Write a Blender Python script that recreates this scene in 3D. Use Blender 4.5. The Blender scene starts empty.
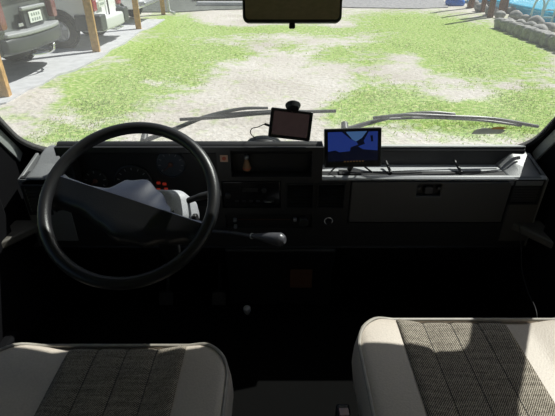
import bpy, bmesh, math, random
from mathutils import Vector, Matrix, Euler, noise
random.seed(7)
PI = math.pi
scene = bpy.context.scene
col = scene.collection
R = math.radians
# ---------------------------------------------------------------- camera
FOC = 440.0; PITCH = R(30); CAM = Vector((0, 0, 1.8))
cd = bpy.data.cameras.new('camera'); cam = bpy.data.objects.new('camera', cd); col.objects.link(cam)
cd.sensor_width = 36; cd.lens = 36 * FOC / 555; cd.clip_start = 0.02; cd.clip_end = 200
cam.location = CAM; cam.rotation_euler = (PI / 2 - PITCH, 0, 0)
scene.camera = cam
scene.view_settings.view_transform = 'Standard'; scene.view_settings.look = 'None'
scene.view_settings.gamma = 1; scene.view_settings.exposure = 0.0
scene.view_settings.use_curve_mapping = False

def P(px, py, Y=None, Z=None, X=None, t=None):
    """a point of the place seen in direction (px, py), on the plane given"""
    v = (208 - py) / FOC
    d = Vector(((px - 277.5) / FOC, math.cos(PITCH) + v * math.sin(PITCH), -math.sin(PITCH) + v * math.cos(PITCH)))
    if Y is not None: t = Y / d.y
    elif Z is not None: t = (Z - 1.8) / d.z
    elif X is not None: t = X / d.x
    return CAM + d * t

# ---------------------------------------------------------------- materials
def new_mat(name):
    m = bpy.data.materials.new(name); m.use_nodes = True
    nt = m.node_tree; b = nt.nodes['Principled BSDF']
    return m, nt, b
def ramp(nt, stops):
    r = nt.nodes.new('ShaderNodeValToRGB')
    while len(r.color_ramp.elements) < len(stops): r.color_ramp.elements.new(0.5)
    for e, (p, c) in zip(r.color_ramp.elements, stops):
        e.position = p; e.color = (*c, 1)
    return r
def mat(name, c, rough=.5, metal=0, nscale=60, var=.12, bump=.0, spec=.5, emit=None, es=0, coat=0):
    m, nt, b = new_mat(name)
    n = nt.nodes.new('ShaderNodeTexNoise'); n.inputs['Scale'].default_value = nscale; n.inputs['Detail'].default_value = 4
    tc = nt.nodes.new('ShaderNodeTexCoord'); nt.links.new(tc.outputs['Object'], n.inputs['Vector'])
    lo = tuple(x * (1 - var) for x in c); hi = tuple(min(1, x * (1 + var)) for x in c)
    r = ramp(nt, [(.3, lo), (.7, hi)])
    nt.links.new(n.outputs['Fac'], r.inputs['Fac']); nt.links.new(r.outputs['Color'], b.inputs['Base Color'])
    b.inputs['Roughness'].default_value = rough; b.inputs['Metallic'].default_value = metal
    b.inputs['Specular IOR Level'].default_value = spec
    if coat: b.inputs['Coat Weight'].default_value = coat; b.inputs['Coat Roughness'].default_value = .05
    if bump:
        bp = nt.nodes.new('ShaderNodeBump'); bp.inputs['Strength'].default_value = bump; bp.inputs['Distance'].default_value = .002
        nt.links.new(n.outputs['Fac'], bp.inputs['Height']); nt.links.new(bp.outputs['Normal'], b.inputs['Normal'])
    if emit: b.inputs['Emission Color'].default_value = (*emit, 1); b.inputs['Emission Strength'].default_value = es
    return m

M = {}
M['dash'] = mat('dark_grey_plastic', (.019, .019, .020), .45, nscale=300, bump=.25)
M['dash_mid'] = mat('grey_plastic', (.20, .205, .21), .42, nscale=300, bump=.2)
M['shelf_shaded'] = mat('shelf_plastic_shaded', (.026, .026, .029), .55, nscale=300, bump=.2)  # unlit back wall of the shelf: shade put into the plastic's colour
M['shelf_sunlit'] = mat('shelf_plastic_sunlit', (.50, .51, .52), .4, nscale=300, bump=.2)  # same shelf plastic where the sun falls, its brightness put into the colour
M['door_grey'] = mat('glovebox_plastic', (.078, .074, .07), .5, nscale=300, bump=.2)
M['black'] = mat('black_plastic', (.012, .012, .013), .5, nscale=200, bump=.1)
M['black_gloss'] = mat('gloss_black_plastic', (.01, .01, .011), .15)
M['rim'] = mat('wheel_vinyl', (.016, .016, .018), .36, nscale=400, bump=.2)
M['pad'] = mat('wheel_pad', (.018, .022, .038), .38, nscale=500, bump=.2)  # blue sky reflection on the hub top tinted into the colour
M['column'] = mat('column_shroud_grey', (.48, .49, .52), .42, nscale=300, bump=.1)
M['pillar'] = mat('pillar_trim', (.30, .32, .31), .55, nscale=200, bump=.1)
M['lever_knob'] = mat('lever_knob_grey', (.09, .09, .10), .28)
M['sill'] = mat('sill_beige', (.09, .082, .07), .6)
M['rubber'] = mat('rubber_seal', (.008, .008, .008), .8, spec=.1)
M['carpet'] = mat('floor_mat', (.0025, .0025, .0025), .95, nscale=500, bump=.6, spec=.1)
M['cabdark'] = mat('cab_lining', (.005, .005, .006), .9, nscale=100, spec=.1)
M['lining'] = mat('camper_lining', (.42, .35, .28), .8, nscale=40)
M['vinyl'] = mat('beige_vinyl', (.56, .49, .42), .5, nscale=250, bump=.35, var=.07)
M['seam'] = mat('seam_thread', (.06, .055, .05), .8)
M['piping'] = mat('seat_piping', (.36, .33, .29), .45)
M['offwhite'] = mat('painted_bumper', (.62, .63, .64), .45, var=.05)
M['white'] = mat('white_paint', (.9, .9, .9), .25, var=.03, nscale=5, coat=.5)
M['body_dark'] = mat('dark_metallic_paint', (.15, .165, .155), .35, metal=.3, var=.05, nscale=5, coat=.7)
M['cladding'] = mat('bumper_plastic', (.06, .065, .07), .5)
M['bumper_top'] = mat('bumper_highlight', (.34, .35, .36), .5)  # pale highlight along the bumper top put into the colour; handle shares it
M['silver'] = mat('silver_trim', (.55, .56, .58), .3, metal=.6)
M['chrome'] = mat('chrome', (.7, .7, .7), .12, metal=1)
M['tyre'] = mat('tyre_rubber', (.02, .02, .02), .8)
M['alloy'] = mat('alloy_wheel', (.5, .51, .53), .3, metal=.7)
M['plate'] = mat('plate_white', (.75, .78, .74), .4, var=.03)
M['plate_ink'] = mat('plate_ink', (.25, .3, .28), .5)
M['redlamp'] = mat('red_lamp', (.35, .02, .02), .15, coat=.8)
M['browlamp'] = mat('dark_red_lamp', (.16, .03, .02), .12, coat=.8)
M['clearlamp'] = mat('clear_lamp', (.6, .6, .6), .1, coat=.8)
M['glassdark'] = mat('tinted_window', (.015, .018, .02), .05, coat=1)
M['post'] = mat('varnished_pine', (.50, .29, .10), .6, nscale=12, var=.3, bump=.4)
M['trunk'] = mat('trunk_bark', (.20, .10, .07), .85, nscale=14, var=.35, bump=.8)
M['stone'] = mat('wall_stone', (.33, .32, .31), .85, nscale=9, var=.3, bump=1)
M['pool'] = mat('blue_pool_cover', (.02, .50, .78), .2, nscale=1.5, var=.25)
M['bluefab'] = mat('blue_sheet', (.02, .16, .62), .4, nscale=6, var=.2)
M['wiper'] = mat('wiper_grey', (.06, .062, .066), .45)
M['cable'] = mat('cable_black', (.012, .012, .012), .4)
M['led_red'] = mat('red_warning_lens', (.5, .05, .03), .4, emit=(1, .08, .04), es=.09)
M['tick'] = mat('gauge_print', (.22, .22, .22), .5)
M['needle'] = mat('needle_orange', (.14, .05, .03), .5)
M['gauge2'] = mat('gauge_face_blue', (.035, .045, .06), .3)
M['sticker'] = mat('sticker_cream', (.62, .40, .28), .6)
M['sticker_red'] = mat('sticker_red', (.5, .1, .05), .6)
M['charm'] = mat('charm_orange', (.28, .15, .07), .5)
M['charm_top'] = mat('charm_metal', (.35, .35, .36), .3, metal=.5)
M['ringw'] = mat('pale_ring', (.55, .55, .55), .35)
M['orange_panel'] = mat('brown_orange_card', (.11, .045, .018), .8)
M['knob'] = mat('grey_knob', (.42, .42, .42), .4)
M['screen_frame'] = mat('screen_bezel', (.012, .012, .013), .3)
M['gps_screen'] = mat('navigator_glass', (.05, .035, .035), .12, spec=.6, emit=(.6, .38, .38), es=.028)  # pale reflection on the dull screen put in as colour and faint glow
M['orange'] = mat('amber_print', (.8, .4, .05), .5)
M['leaf'] = mat('hedge_leaf', (.05, .11, .03), .7, nscale=8, var=.5)
M['green_plastic'] = mat('pale_pipe', (.6, .62, .62), .4)
def scr(name, c, s): return mat(name, tuple(x * .1 for x in c), .3, emit=c, es=s, var=.05, nscale=30)
M['pic_blue'] = scr('screen_blue', (.02, .045, .24), .55)
M['pic_light'] = scr('screen_pale_blue', (.07, .16, .36), .55)
M['pic_dark'] = scr('screen_dark', (.004, .006, .02), .4)
M['pic_amber'] = scr('screen_amber', (.25, .14, .05), .2)

def tweed():
    m, nt, b = new_mat('tweed_fabric')
    tc = nt.nodes.new('ShaderNodeTexCoord'); mp = nt.nodes.new('ShaderNodeMapping')
    mp.inputs['Rotation'].default_value = (0, 0, R(38)); nt.links.new(tc.outputs['Object'], mp.inputs['Vector'])
    w = nt.nodes.new('ShaderNodeTexWave'); w.inputs['Scale'].default_value = 85; w.inputs['Distortion'].default_value = 2.5
    w.inputs['Detail'].default_value = 2; w.inputs['Detail Scale'].default_value = 4
    nt.links.new(mp.outputs['Vector'], w.inputs['Vector'])
    n = nt.nodes.new('ShaderNodeTexNoise'); n.inputs['Scale'].default_value = 330; n.inputs['Detail'].default_value = 2
    nt.links.new(tc.outputs['Object'], n.inputs['Vector'])
    mp2 = nt.nodes.new('ShaderNodeMapping'); mp2.inputs['Scale'].default_value = (12, 160, 60)
    nt.links.new(tc.outputs['Object'], mp2.inputs['Vector'])
    n2 = nt.nodes.new('ShaderNodeTexNoise'); n2.inputs['Scale'].default_value = 1; nt.links.new(mp2.outputs['Vector'], n2.inputs['Vector'])
    mx = nt.nodes.new('ShaderNodeMix'); mx.inputs[0].default_value = .5
    nt.links.new(w.outputs['Fac'], mx.inputs[2]); nt.links.new(n.outputs['Fac'], mx.inputs[3])
    mx2 = nt.nodes.new('ShaderNodeMix'); mx2.inputs[0].default_value = .3
    nt.links.new(mx.outputs[0], mx2.inputs[2]); nt.links.new(n2.outputs['Fac'], mx2.inputs[3])
    r = ramp(nt, [(.36, (.07, .06, .048)), (.5, (.19, .165, .135)), (.66, (.46, .41, .34))])
    nt.links.new(mx2.outputs[0], r.inputs['Fac']); nt.links.new(r.outputs['Color'], b.inputs['Base Color'])
    b.inputs['Roughness'].default_value = .95; b.inputs['Specular IOR Level'].default_value = .1
    bp = nt.nodes.new('ShaderNodeBump'); bp.inputs['Strength'].default_value = .6; bp.inputs['Distance'].default_value = .002
    nt.links.new(mx2.outputs[0], bp.inputs['Height']); nt.links.new(bp.outputs['Normal'], b.inputs['Normal'])
    return m
M['tweed'] = tweed()

def glass_mat(name, dust, tint=(.96, .985, .975)):
    m = bpy.data.materials.new(name); m.use_nodes = True; nt = m.node_tree; nt.nodes.clear()
    out = nt.nodes.new('ShaderNodeOutputMaterial'); tr = nt.nodes.new('ShaderNodeBsdfTransparent'); tr.inputs['Color'].default_value = (*tint, 1)
    gl = nt.nodes.new('ShaderNodeBsdfGlossy'); gl.inputs['Roughness'].default_value = .02
    lw = nt.nodes.new('ShaderNodeLayerWeight'); pw = nt.nodes.new('ShaderNodeMath'); pw.operation = 'POWER'; pw.inputs[1].default_value = 5; nt.links.new(lw.outputs['Facing'], pw.inputs[0])
    fr = nt.nodes.new('ShaderNodeMath'); fr.operation = 'MULTIPLY_ADD'; fr.inputs[1].default_value = .8; fr.inputs[2].default_value = .025; nt.links.new(pw.outputs[0], fr.inputs[0])
    m1 = nt.nodes.new('ShaderNodeMixShader'); nt.links.new(fr.outputs[0], m1.inputs[0]); nt.links.new(tr.outputs[0], m1.inputs[1]); nt.links.new(gl.outputs[0], m1.inputs[2])
    df = nt.nodes.new('ShaderNodeBsdfTranslucent'); df.inputs['Color'].default_value = (.9, .9, .88, 1)
    n = nt.nodes.new('ShaderNodeTexNoise'); n.inputs['Scale'].default_value = 5; n.inputs['Detail'].default_value = 6
    tc = nt.nodes.new('ShaderNodeTexCoord'); nt.links.new(tc.outputs['Object'], n.inputs['Vector'])
    mr = nt.nodes.new('ShaderNodeMapRange'); mr.inputs['From Min'].default_value = .3; mr.inputs['From Max'].default_value = .7
    mr.inputs['To Min'].default_value = dust * .6; mr.inputs['To Max'].default_value = dust * 1.4
    nt.links.new(n.outputs['Fac'], mr.inputs['Value'])
    m2 = nt.nodes.new('ShaderNodeMixShader'); nt.links.new(mr.outputs[0], m2.inputs[0]); nt.links.new(m1.outputs[0], m2.inputs[1]); nt.links.new(df.outputs[0], m2.inputs[2])
    nt.links.new(m2.outputs[0], out.inputs['Surface'])
    return m
M['windshield'] = glass_mat('dusty_windscreen', .038)
M['sideglass'] = glass_mat('side_glass', .01)

# ---------------------------------------------------------------- mesh helpers
def smooth(bm, ang=35):
    for f in bm.faces: f.smooth = True
    for e in bm.edges:
        if len(e.link_faces) == 2 and e.calc_face_angle(0) > R(ang): e.smooth = False
def obj(name, bm, m, parent=None, bevel=0, seg=2, sub=0, sm=True, ang=35):
    bmesh.ops.recalc_face_normals(bm, faces=bm.faces)
    if sm: smooth(bm, ang)
    me = bpy.data.meshes.new(name); bm.to_mesh(me); bm.free()
    if isinstance(m, (list, tuple)):
        for x in m: me.materials.append(x)
    else: me.materials.append(m)
    o = bpy.data.objects.new(name, me); col.objects.link(o)
    if parent: o.parent = parent
    if bevel:
        b = o.modifiers.new('bevel', 'BEVEL'); b.width = bevel; b.segments = seg; b.limit_method = 'ANGLE'; b.angle_limit = R(30)
    if sub:
        s = o.modifiers.new('sub', 'SUBSURF'); s.levels = sub; s.render_levels = sub
    return o
def thing(name, label, cat, loc=(0, 0, 0), rz=0, group=None, rot=None):
    o = bpy.data.objects.new(name, None); col.objects.link(o); o.location = loc
    o.rotation_euler = rot if rot else (0, 0, rz); o.empty_display_size = .1
    o['label'] = label; o['category'] = cat
    if group: o['group'] = group
    return o
def tag(o, label, cat, group=None, kind=None):
    o['label'] = label; o['category'] = cat
    if group: o['group'] = group
    if kind: o['kind'] = kind
    return o
def struct(o, label=None):
    o['kind'] = 'structure'
    if label: o['label'] = label
    return o
def BM(): return bmesh.new()
def box(bm, c, s, rot=None, mi=0):
    r = bmesh.ops.create_cube(bm, size=1)
    mt = Matrix.Translation(c) @ (rot.to_matrix().to_4x4() if rot else Matrix()) @ Matrix.Diagonal((*s, 1))
    bmesh.ops.transform(bm, matrix=mt, verts=r['verts'])
    for v in r['verts']:
        for f in v.link_faces: f.material_index = mi
    return r['verts']
def bx(x0, x1, y0, y1, z0, z1, bm=None):
    bm = bm or BM(); box(bm, ((x0 + x1) / 2, (y0 + y1) / 2, (z0 + z1) / 2), (abs(x1 - x0), abs(y1 - y0), abs(z1 - z0))); return bm
def cyl(bm, a, b, r, r2=None, seg=20, caps=True):
    a = Vector(a); b = Vector(b); d = b - a
    q = d.to_track_quat('Z', 'Y')
    mt = Matrix.Translation((a + b) / 2) @ q.to_matrix().to_4x4()
    bmesh.ops.create_cone(bm, cap_ends=caps, segments=seg, radius1=r, radius2=r if r2 is None else r2, depth=d.length, matrix=mt)
def sph(bm, c, s, seg=20, rings=12, rot=None):
    mt = Matrix.Translation(c) @ (rot.to_matrix().to_4x4() if rot else Matrix()) @ Matrix.Diagonal((*s, 1))
    bmesh.ops.create_uvsphere(bm, u_segments=seg, v_segments=rings, radius=1, matrix=mt)
def cr(pts, n=8):
    pts = [Vector(p) for p in pts]; out = []
    q = [pts[0] * 2 - pts[1]] + pts + [pts[-1] * 2 - pts[-2]]
    for i in range(1, len(q) - 2):
        for k in range(n):
            t = k / n; a, b, c, d = q[i - 1:i + 3]
            out.append(.5 * ((2 * b) + (c - a) * t + (2 * a - 5 * b + 4 * c - d) * t * t + (3 * b - a - 3 * c + d) * t ** 3))
    out.append(pts[-1]); return out
def tube(bm, pts, r, seg=10, closed=False, caps=True):
    """r: number or list"""
    pts = [Vector(p) for p in pts]; n = len(pts)
    rr = r if isinstance(r, (list, tuple)) else [r] * n
    rings = []; up = None
    for i, p in enumerate(pts):
        if closed: d = pts[(i + 1) % n] - pts[i - 1]
        else: d = pts[min(i + 1, n - 1)] - pts[max(i - 1, 0)]
        d.normalize()
        if up is None:
            up = Vector((0, 0, 1)) if abs(d.z) < .9 else Vector((1, 0, 0))
        s = d.cross(up).normalized(); up = s.cross(d).normalized()
        rings.append([bm.verts.new(p + rr[i] * (math.cos(2 * PI * k / seg) * s + math.sin(2 * PI * k / seg) * up)) for k in range(seg)])
    for i in range(n if closed else n - 1):
        a, b = rings[i], rings[(i + 1) % n]
        for k in range(seg): bm.faces.new((a[k], a[(k + 1) % seg], b[(k + 1) % seg], b[k]))
    if not closed and caps: bm.faces.new(rings[0][::-1]); bm.faces.new(rings[-1])
def prism(bm, poly, fn, d0, d1):
    """extrude a 2-D outline; fn(u, v, d) -> point"""
    a = [bm.verts.new(fn(u, v, d0)) for u, v in poly]; b = [bm.verts.new(fn(u, v, d1)) for u, v in poly]
    n = len(poly); bm.faces.new(a); bm.faces.new(b[::-1])
    for i in range(n): bm.faces.new((a[i], b[i], b[(i + 1) % n], a[(i + 1) % n]))
def plate(us, vs, holes, fn, d0, d1):
    """plate with rectangular holes; a slab of constant thickness"""
    U = sorted(set([round(x, 5) for x in us] + [round(h[i], 5) for h in holes for i in (0, 1)]))
    V = sorted(set([round(x, 5) for x in vs] + [round(h[i], 5) for h in holes for i in (2, 3)]))
    U = [u for u in U if us[0] - 2e-5 <= u <= us[-1] + 2e-5]; V = [v for v in V if vs[0] - 2e-5 <= v <= vs[-1] + 2e-5]
    bm = BM(); cells = {}
    for i in range(len(U) - 1):
        for j in range(len(V) - 1):
            cu, cv = (U[i] + U[i + 1]) / 2, (V[j] + V[j + 1]) / 2
            if not any(h[0] < cu < h[1] and h[2] < cv < h[3] for h in holes): cells[(i, j)] = 1
    vf = {}
    def g(i, j, k):
        if (i, j, k) not in vf: vf[(i, j, k)] = bm.verts.new(fn(U[i], V[j], d0 if k == 0 else d1))
        return vf[(i, j, k)]
    for (i, j) in cells:
        bm.faces.new((g(i, j, 0), g(i + 1, j, 0), g(i + 1, j + 1, 0), g(i, j + 1, 0)))
        bm.faces.new((g(i, j, 1), g(i, j + 1, 1), g(i + 1, j + 1, 1), g(i + 1, j, 1)))
        for (di, dj, e) in ((-1, 0, ((0, 0), (0, 1))), (1, 0, ((1, 0), (1, 1))), (0, -1, ((0, 0), (1, 0))), (0, 1, ((0, 1), (1, 1)))):
            if (i + di, j + dj) not in cells:
                (a, b), (c, d) = e
                bm.faces.new((g(i + a, j + b, 0), g(i + c, j + d, 0), g(i + c, j + d, 1), g(i + a, j + b, 1)))
    return bm
def rrect(hx, hy, r, n=8, cx=0, cy=0):
    out = []
    for (sx, sy, a0) in ((1, 1, 0), (-1, 1, 90), (-1, -1, 180), (1, -1, 270)):
        for k in range(n + 1):
            a = R(a0 + 90 * k / n); out.append((cx + sx * (hx - r) + r * math.cos(a), cy + sy * (hy - r) + r * math.sin(a)))
    return out
def lathe(bm, prof, seg=32, mt=Matrix()):
    rings = []
    for r, z in prof: rings.append([bm.verts.new(mt @ Vector((r * math.cos(2 * PI * k / seg), r * math.sin(2 * PI * k / seg), z))) for k in range(seg)])
    for a, b in zip(rings, rings[1:]):
        for k in range(seg): bm.faces.new((a[k], a[(k + 1) % seg], b[(k + 1) % seg], b[k]))
    bm.faces.new(rings[0][::-1]); bm.faces.new(rings[-1])

# ================================================================= OUTSIDE
# ---- ground: a mown yard, its grass thick or worn to sand (the wear is a map of the yard itself)
def to_px(x, y, z=0):
    zz = z - 1.8; d = y * math.cos(PITCH) - zz * math.sin(PITCH); u = y * math.sin(PITCH) + zz * math.cos(PITCH)
    return 277.5 + FOC * x / d, 208 - FOC * u / d
BL = [(325, 60, 30, 5, .4), (275, 75, 16, 4, .3), (245, 108, 30, 5, .2), (350, 120, 30, 10, .5), (225, 47, 25, 4, .4),  # (px, py, rx, ry, amount)
    (110, 85, 70, 20, 1.1), (170, 55, 55, 12, 1.0), (200, 30, 55, 9, .9), (150, 50, 60, 14, .6), (60, 135, 60, 12, .75), (95, 110, 45, 16, .7), (190, 75, 40, 12, .5),
    (170, 20, 26, 8, .8), (235, 54, 26, 5, .75), (290, 47, 18, 6, .7), (335, 53, 22, 7, .8), (372, 48, 30, 5, .5), (370, 62, 24, 6, .6), (360, 78, 18, 6, .5),
    (290, 29, 90, 4.5, .9), (400, 20, 60, 9, 1.0), (470, 38, 60, 15, 1.0), (500, 60, 60, 20, .85), (440, 70, 50, 14, .6), (380, 98, 40, 16, .9),
    (340, 108, 26, 14, .5), (430, 110, 60, 14, .9), (530, 105, 40, 22, 1.0), (480, 125, 70, 14, .9), (410, 40, 45, 8, .6), (20, 118, 30, 6, .35), (215, 118, 20, 6, .2),
    (240, 95, 14, 4, .25), (265, 66, 14, 4, .25), (310, 66, 18, 4, .3), (255, 40, 20, 3, .3), (330, 35, 30, 4, .5), (440, 52, 60, 8, .7)]
SAND = [(35, 97, 26, 9, .8), (235, 20, 26, 7, 1.2), (340, 25, 14, 3.5, .8), (405, 58, 16, 5, .7), (415, 74, 22, 6, .75), (450, 80, 18, 4, .5), (460, 95, 30, 5, .45), (20, 130, 40, 8, .3),
        (75, 118, 14, 8, .4), (120, 60, 14, 4, .6), (155, 82, 16, 5, .5), (510, 85, 14, 5, .4), (510, 62, 16, 4, .35), (395, 70, 16, 5, .5), (95, 92, 10, 3, .5), (290, 90, 70, 30, .35)]
def grass_amount(x, y):
    px, py = to_px(x, y)
    g = 0
    for (a, b, rx, ry, k) in BL: g += k * math.exp(-((px - a) / rx) ** 2 - ((py - b) / ry) ** 2)
    for (a, b, rx, ry, k) in SAND: g -= k * math.exp(-((px - a) / rx) ** 2 - ((py - b) / ry) ** 2)
    if py > 150: g = .5
    if abs(px) > 1200: g = .7
    return min(1, max(0, g))
def build_ground():
    bm = BM(); X0, X1, Y0, Y1 = -14, 14, 2.0, 24.0; st = .1
    nx, ny = int((X1 - X0) / st), int((Y1 - Y0) / st)
    vs = [[bm.verts.new((X0 + i * st, Y0 + j * st, 0.012 * noise.noise((X0 + i * st, Y0 + j * st, 0)))) for i in range(nx + 1)] for j in range(ny + 1)]
    for j in range(ny):
        for i in range(nx): bm.faces.new((vs[j][i], vs[j][i + 1], vs[j + 1][i + 1], vs[j + 1][i]))
    me = bpy.data.meshes.new('ground')
    bm.to_mesh(me); bm.free()
    at = me.attributes.new('grass', 'FLOAT', 'POINT')
    for k, v in enumerate(me.vertices):
        at.data[k].value = grass_amount(v.co.x, v.co.y)
    for p in me.polygons: p.use_smooth = True
    o = bpy.data.objects.new('ground', me); col.objects.link(o)
    m, nt, b = new_mat('yard_ground')
    a = nt.nodes.new('ShaderNodeAttribute'); a.attribute_name = 'grass'
    tc = nt.nodes.new('ShaderNodeTexCoord')
    n1 = nt.nodes.new('ShaderNodeTexNoise'); n1.inputs['Scale'].default_value = 3.4; n1.inputs['Detail'].default_value = 8; n1.inputs['Roughness'].default_value = .65
    n2 = nt.nodes.new('ShaderNodeTexNoise'); n2.inputs['Scale'].default_value = 14; n2.inputs['Detail'].default_value = 6
    n3 = nt.nodes.new('ShaderNodeTexNoise'); n3.inputs['Scale'].default_value = .8; n3.inputs['Detail'].default_value = 4
    for n in (n1, n2, n3): nt.links.new(tc.outputs['Object'], n.inputs['Vector'])
    s = nt.nodes.new('ShaderNodeMath'); s.operation = 'MULTIPLY_ADD'; s.inputs[1].default_value = 2.3; nt.links.new(n1.outputs['Fac'], s.inputs[0]); nt.links.new(a.outputs['Fac'], s.inputs[2])
    mr = nt.nodes.new('ShaderNodeMapRange'); mr.inputs['From Min'].default_value = 1.28; mr.inputs['From Max'].default_value = 1.85
    nt.links.new(s.outputs[0], mr.inputs['Value'])
    gr = ramp(nt, [(.3, (.18, .30, .06)), (.5, (.30, .43, .11)), (.7, (.56, .57, .28))]); nt.links.new(n2.outputs['Fac'], gr.inputs['Fac'])
    sr = ramp(nt, [(.3, (.40, .355, .31)), (.5, (.55, .505, .46)), (.7, (.67, .635, .60))])
    mx0 = nt.nodes.new('ShaderNodeMix'); mx0.inputs[0].default_value = .5; nt.links.new(n2.outputs['Fac'], mx0.inputs[2]); nt.links.new(n3.outputs['Fac'], mx0.inputs[3])
    nt.links.new(mx0.outputs[0], sr.inputs['Fac'])
    mx = nt.nodes.new('ShaderNodeMix'); mx.data_type = 'RGBA'
    nt.links.new(mr.outputs[0], mx.inputs[0]); nt.links.new(sr.outputs['Color'], mx.inputs[6]); nt.links.new(gr.outputs['Color'], mx.inputs[7])
    nt.links.new(mx.outputs[2], b.inputs['Base Color']); b.inputs['Roughness'].default_value = .95; b.inputs['Specular IOR Level'].default_value = .1
    bp = nt.nodes.new('ShaderNodeBump'); bp.inputs['Strength'].default_value = .7; bp.inputs['Distance'].default_value = .04
    nt.links.new(n2.outputs['Fac'], bp.inputs['Height']); nt.links.new(bp.outputs['Normal'], b.inputs['Normal'])
    me.materials.append(m); struct(o, 'yard of worn grass and pale sand')
build_ground()
# outer lawn beyond the detailed yard
bm = BM(); prism(bm, [(-60, -30), (60, -30), (60, 70), (-60, 70)], lambda u, v, d: Vector((u, v, d)), -.3, -.03)
M['lawn'] = mat('far_lawn', (.20, .30, .08), .95, nscale=2, var=.4)
struct(obj('ground_far', bm, M['lawn']), 'lawn around the yard')
# concrete slab under the parked cars
M['concrete'] = mat('concrete_slab', (.52, .52, .54), .9, nscale=6, var=.12, bump=.4)
bm = BM(); cp = [(-12, 4.6), (-4.6, 5.0)] + [tuple(P(x, y, Z=.03).xy) for x, y in ((6, 102), (28, 89), (42, 84), (58, 74), (76, 69), (93, 60.5), (103, 56), (111, 49), (124, 43), (140, 31), (152, 27), (165, 19))] + [(-12, 14.6)]
prism(bm, cp, lambda u, v, d: Vector((u, v, d)), -.1, .03)
struct(obj('concrete_slab', bm, M['concrete']), 'pale concrete slab under the parked cars')
# gravel road at the far end
M['gravel'] = mat('gravel', (.30, .29, .30), .95, nscale=7, var=.3, bump=1)
bm = BM(); rp = [(1.4, 18.9), (3, 18.5), (5.4, 18.1), (6.6, 18.6), (8, 24), (1.4, 24)]
M['gravel_shade'] = mat('gravel_painted_shade', (.11, .12, .105), .95, nscale=5, var=.35, bump=1)  # gravel again, with the shade lying there put into its colour
bq = BM(); prism(bq, [(-12, 17.0), (-3.6, 17.0), (-2.4, 17.7), (-1.2, 18.0), (.6, 18.8), (1.4, 18.9), (1.4, 24), (-12, 24)], lambda u, v, d: Vector((u, v, d)), -.1, .03)
struct(obj('shaded_gravel_road', bq, M['gravel_shade']), 'gravel painted dark for shade at the far left end of the yard')
prism(bm, rp, lambda u, v, d: Vector((u, v, d)), -.1, .03)
struct(obj('gravel_road', bm, M['gravel']), 'grey gravel road at the far end of the yard')

# grass blades on the thick patches (uncountable)
def blades():
    bm = BM(); rnd = random.Random(3); mats = 0; cnt = 0
    while cnt < 18000:
        py = rnd.uniform(2, 150); px = rnd.uniform(-20, 575)
        p = P(px, py, Z=0)
        if p.y > 18 or p.y < 4: continue
        if p.x < -2.9 and p.y > 4.8: continue
        if p.x > 5.9 and p.y > 9.5: continue
        g = grass_amount(p.x, p.y)
        if rnd.random() > g * 1.1 - .1: continue
        h = rnd.uniform(.008, .028); a = rnd.uniform(0, 2 * PI); w = .006 + .0006 * p.y
        dx, dy = math.cos(a) * w, math.sin(a) * w; lx, ly = rnd.uniform(-.03, .03), rnd.uniform(-.03, .03)
        v = [bm.verts.new((p.x - dx, p.y - dy, -.005)), bm.verts.new((p.x + dx, p.y + dy, -.005)), bm.verts.new((p.x + lx, p.y + ly, h))]
        f = bm.faces.new(v); f.material_index = rnd.choice((0, 0, 1)); cnt += 1
    me = bpy.data.meshes.new('grass'); bm.to_mesh(me); bm.free()
    for nm, c in (('grass_blade', (.40, .52, .16)), ('grass_blade_dry', (.56, .58, .27))):
        gm = mat(nm, c, .8, nscale=3, var=.25); nt = gm.node_tree; b = nt.nodes['Principled BSDF']; out = [n for n in nt.nodes if n.type == 'OUTPUT_MATERIAL'][0]
        tl = nt.nodes.new('ShaderNodeBsdfTranslucent'); nt.links.new(b.inputs['Base Color'].links[0].from_socket, tl.inputs['Color'])
        mxs = nt.nodes.new('ShaderNodeMixShader'); mxs.inputs[0].default_value = .5; nt.links.new(b.outputs[0], mxs.inputs[1]); nt.links.new(tl.outputs[0], mxs.inputs[2]); nt.links.new(mxs.outputs[0], out.inputs['Surface'])
        me.materials.append(gm)
    o = bpy.data.objects.new('grass', me); col.objects.link(o)
    tag(o, 'short yellow-green grass growing in patches on the sandy yard', 'grass', kind='stuff')
blades()

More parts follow.
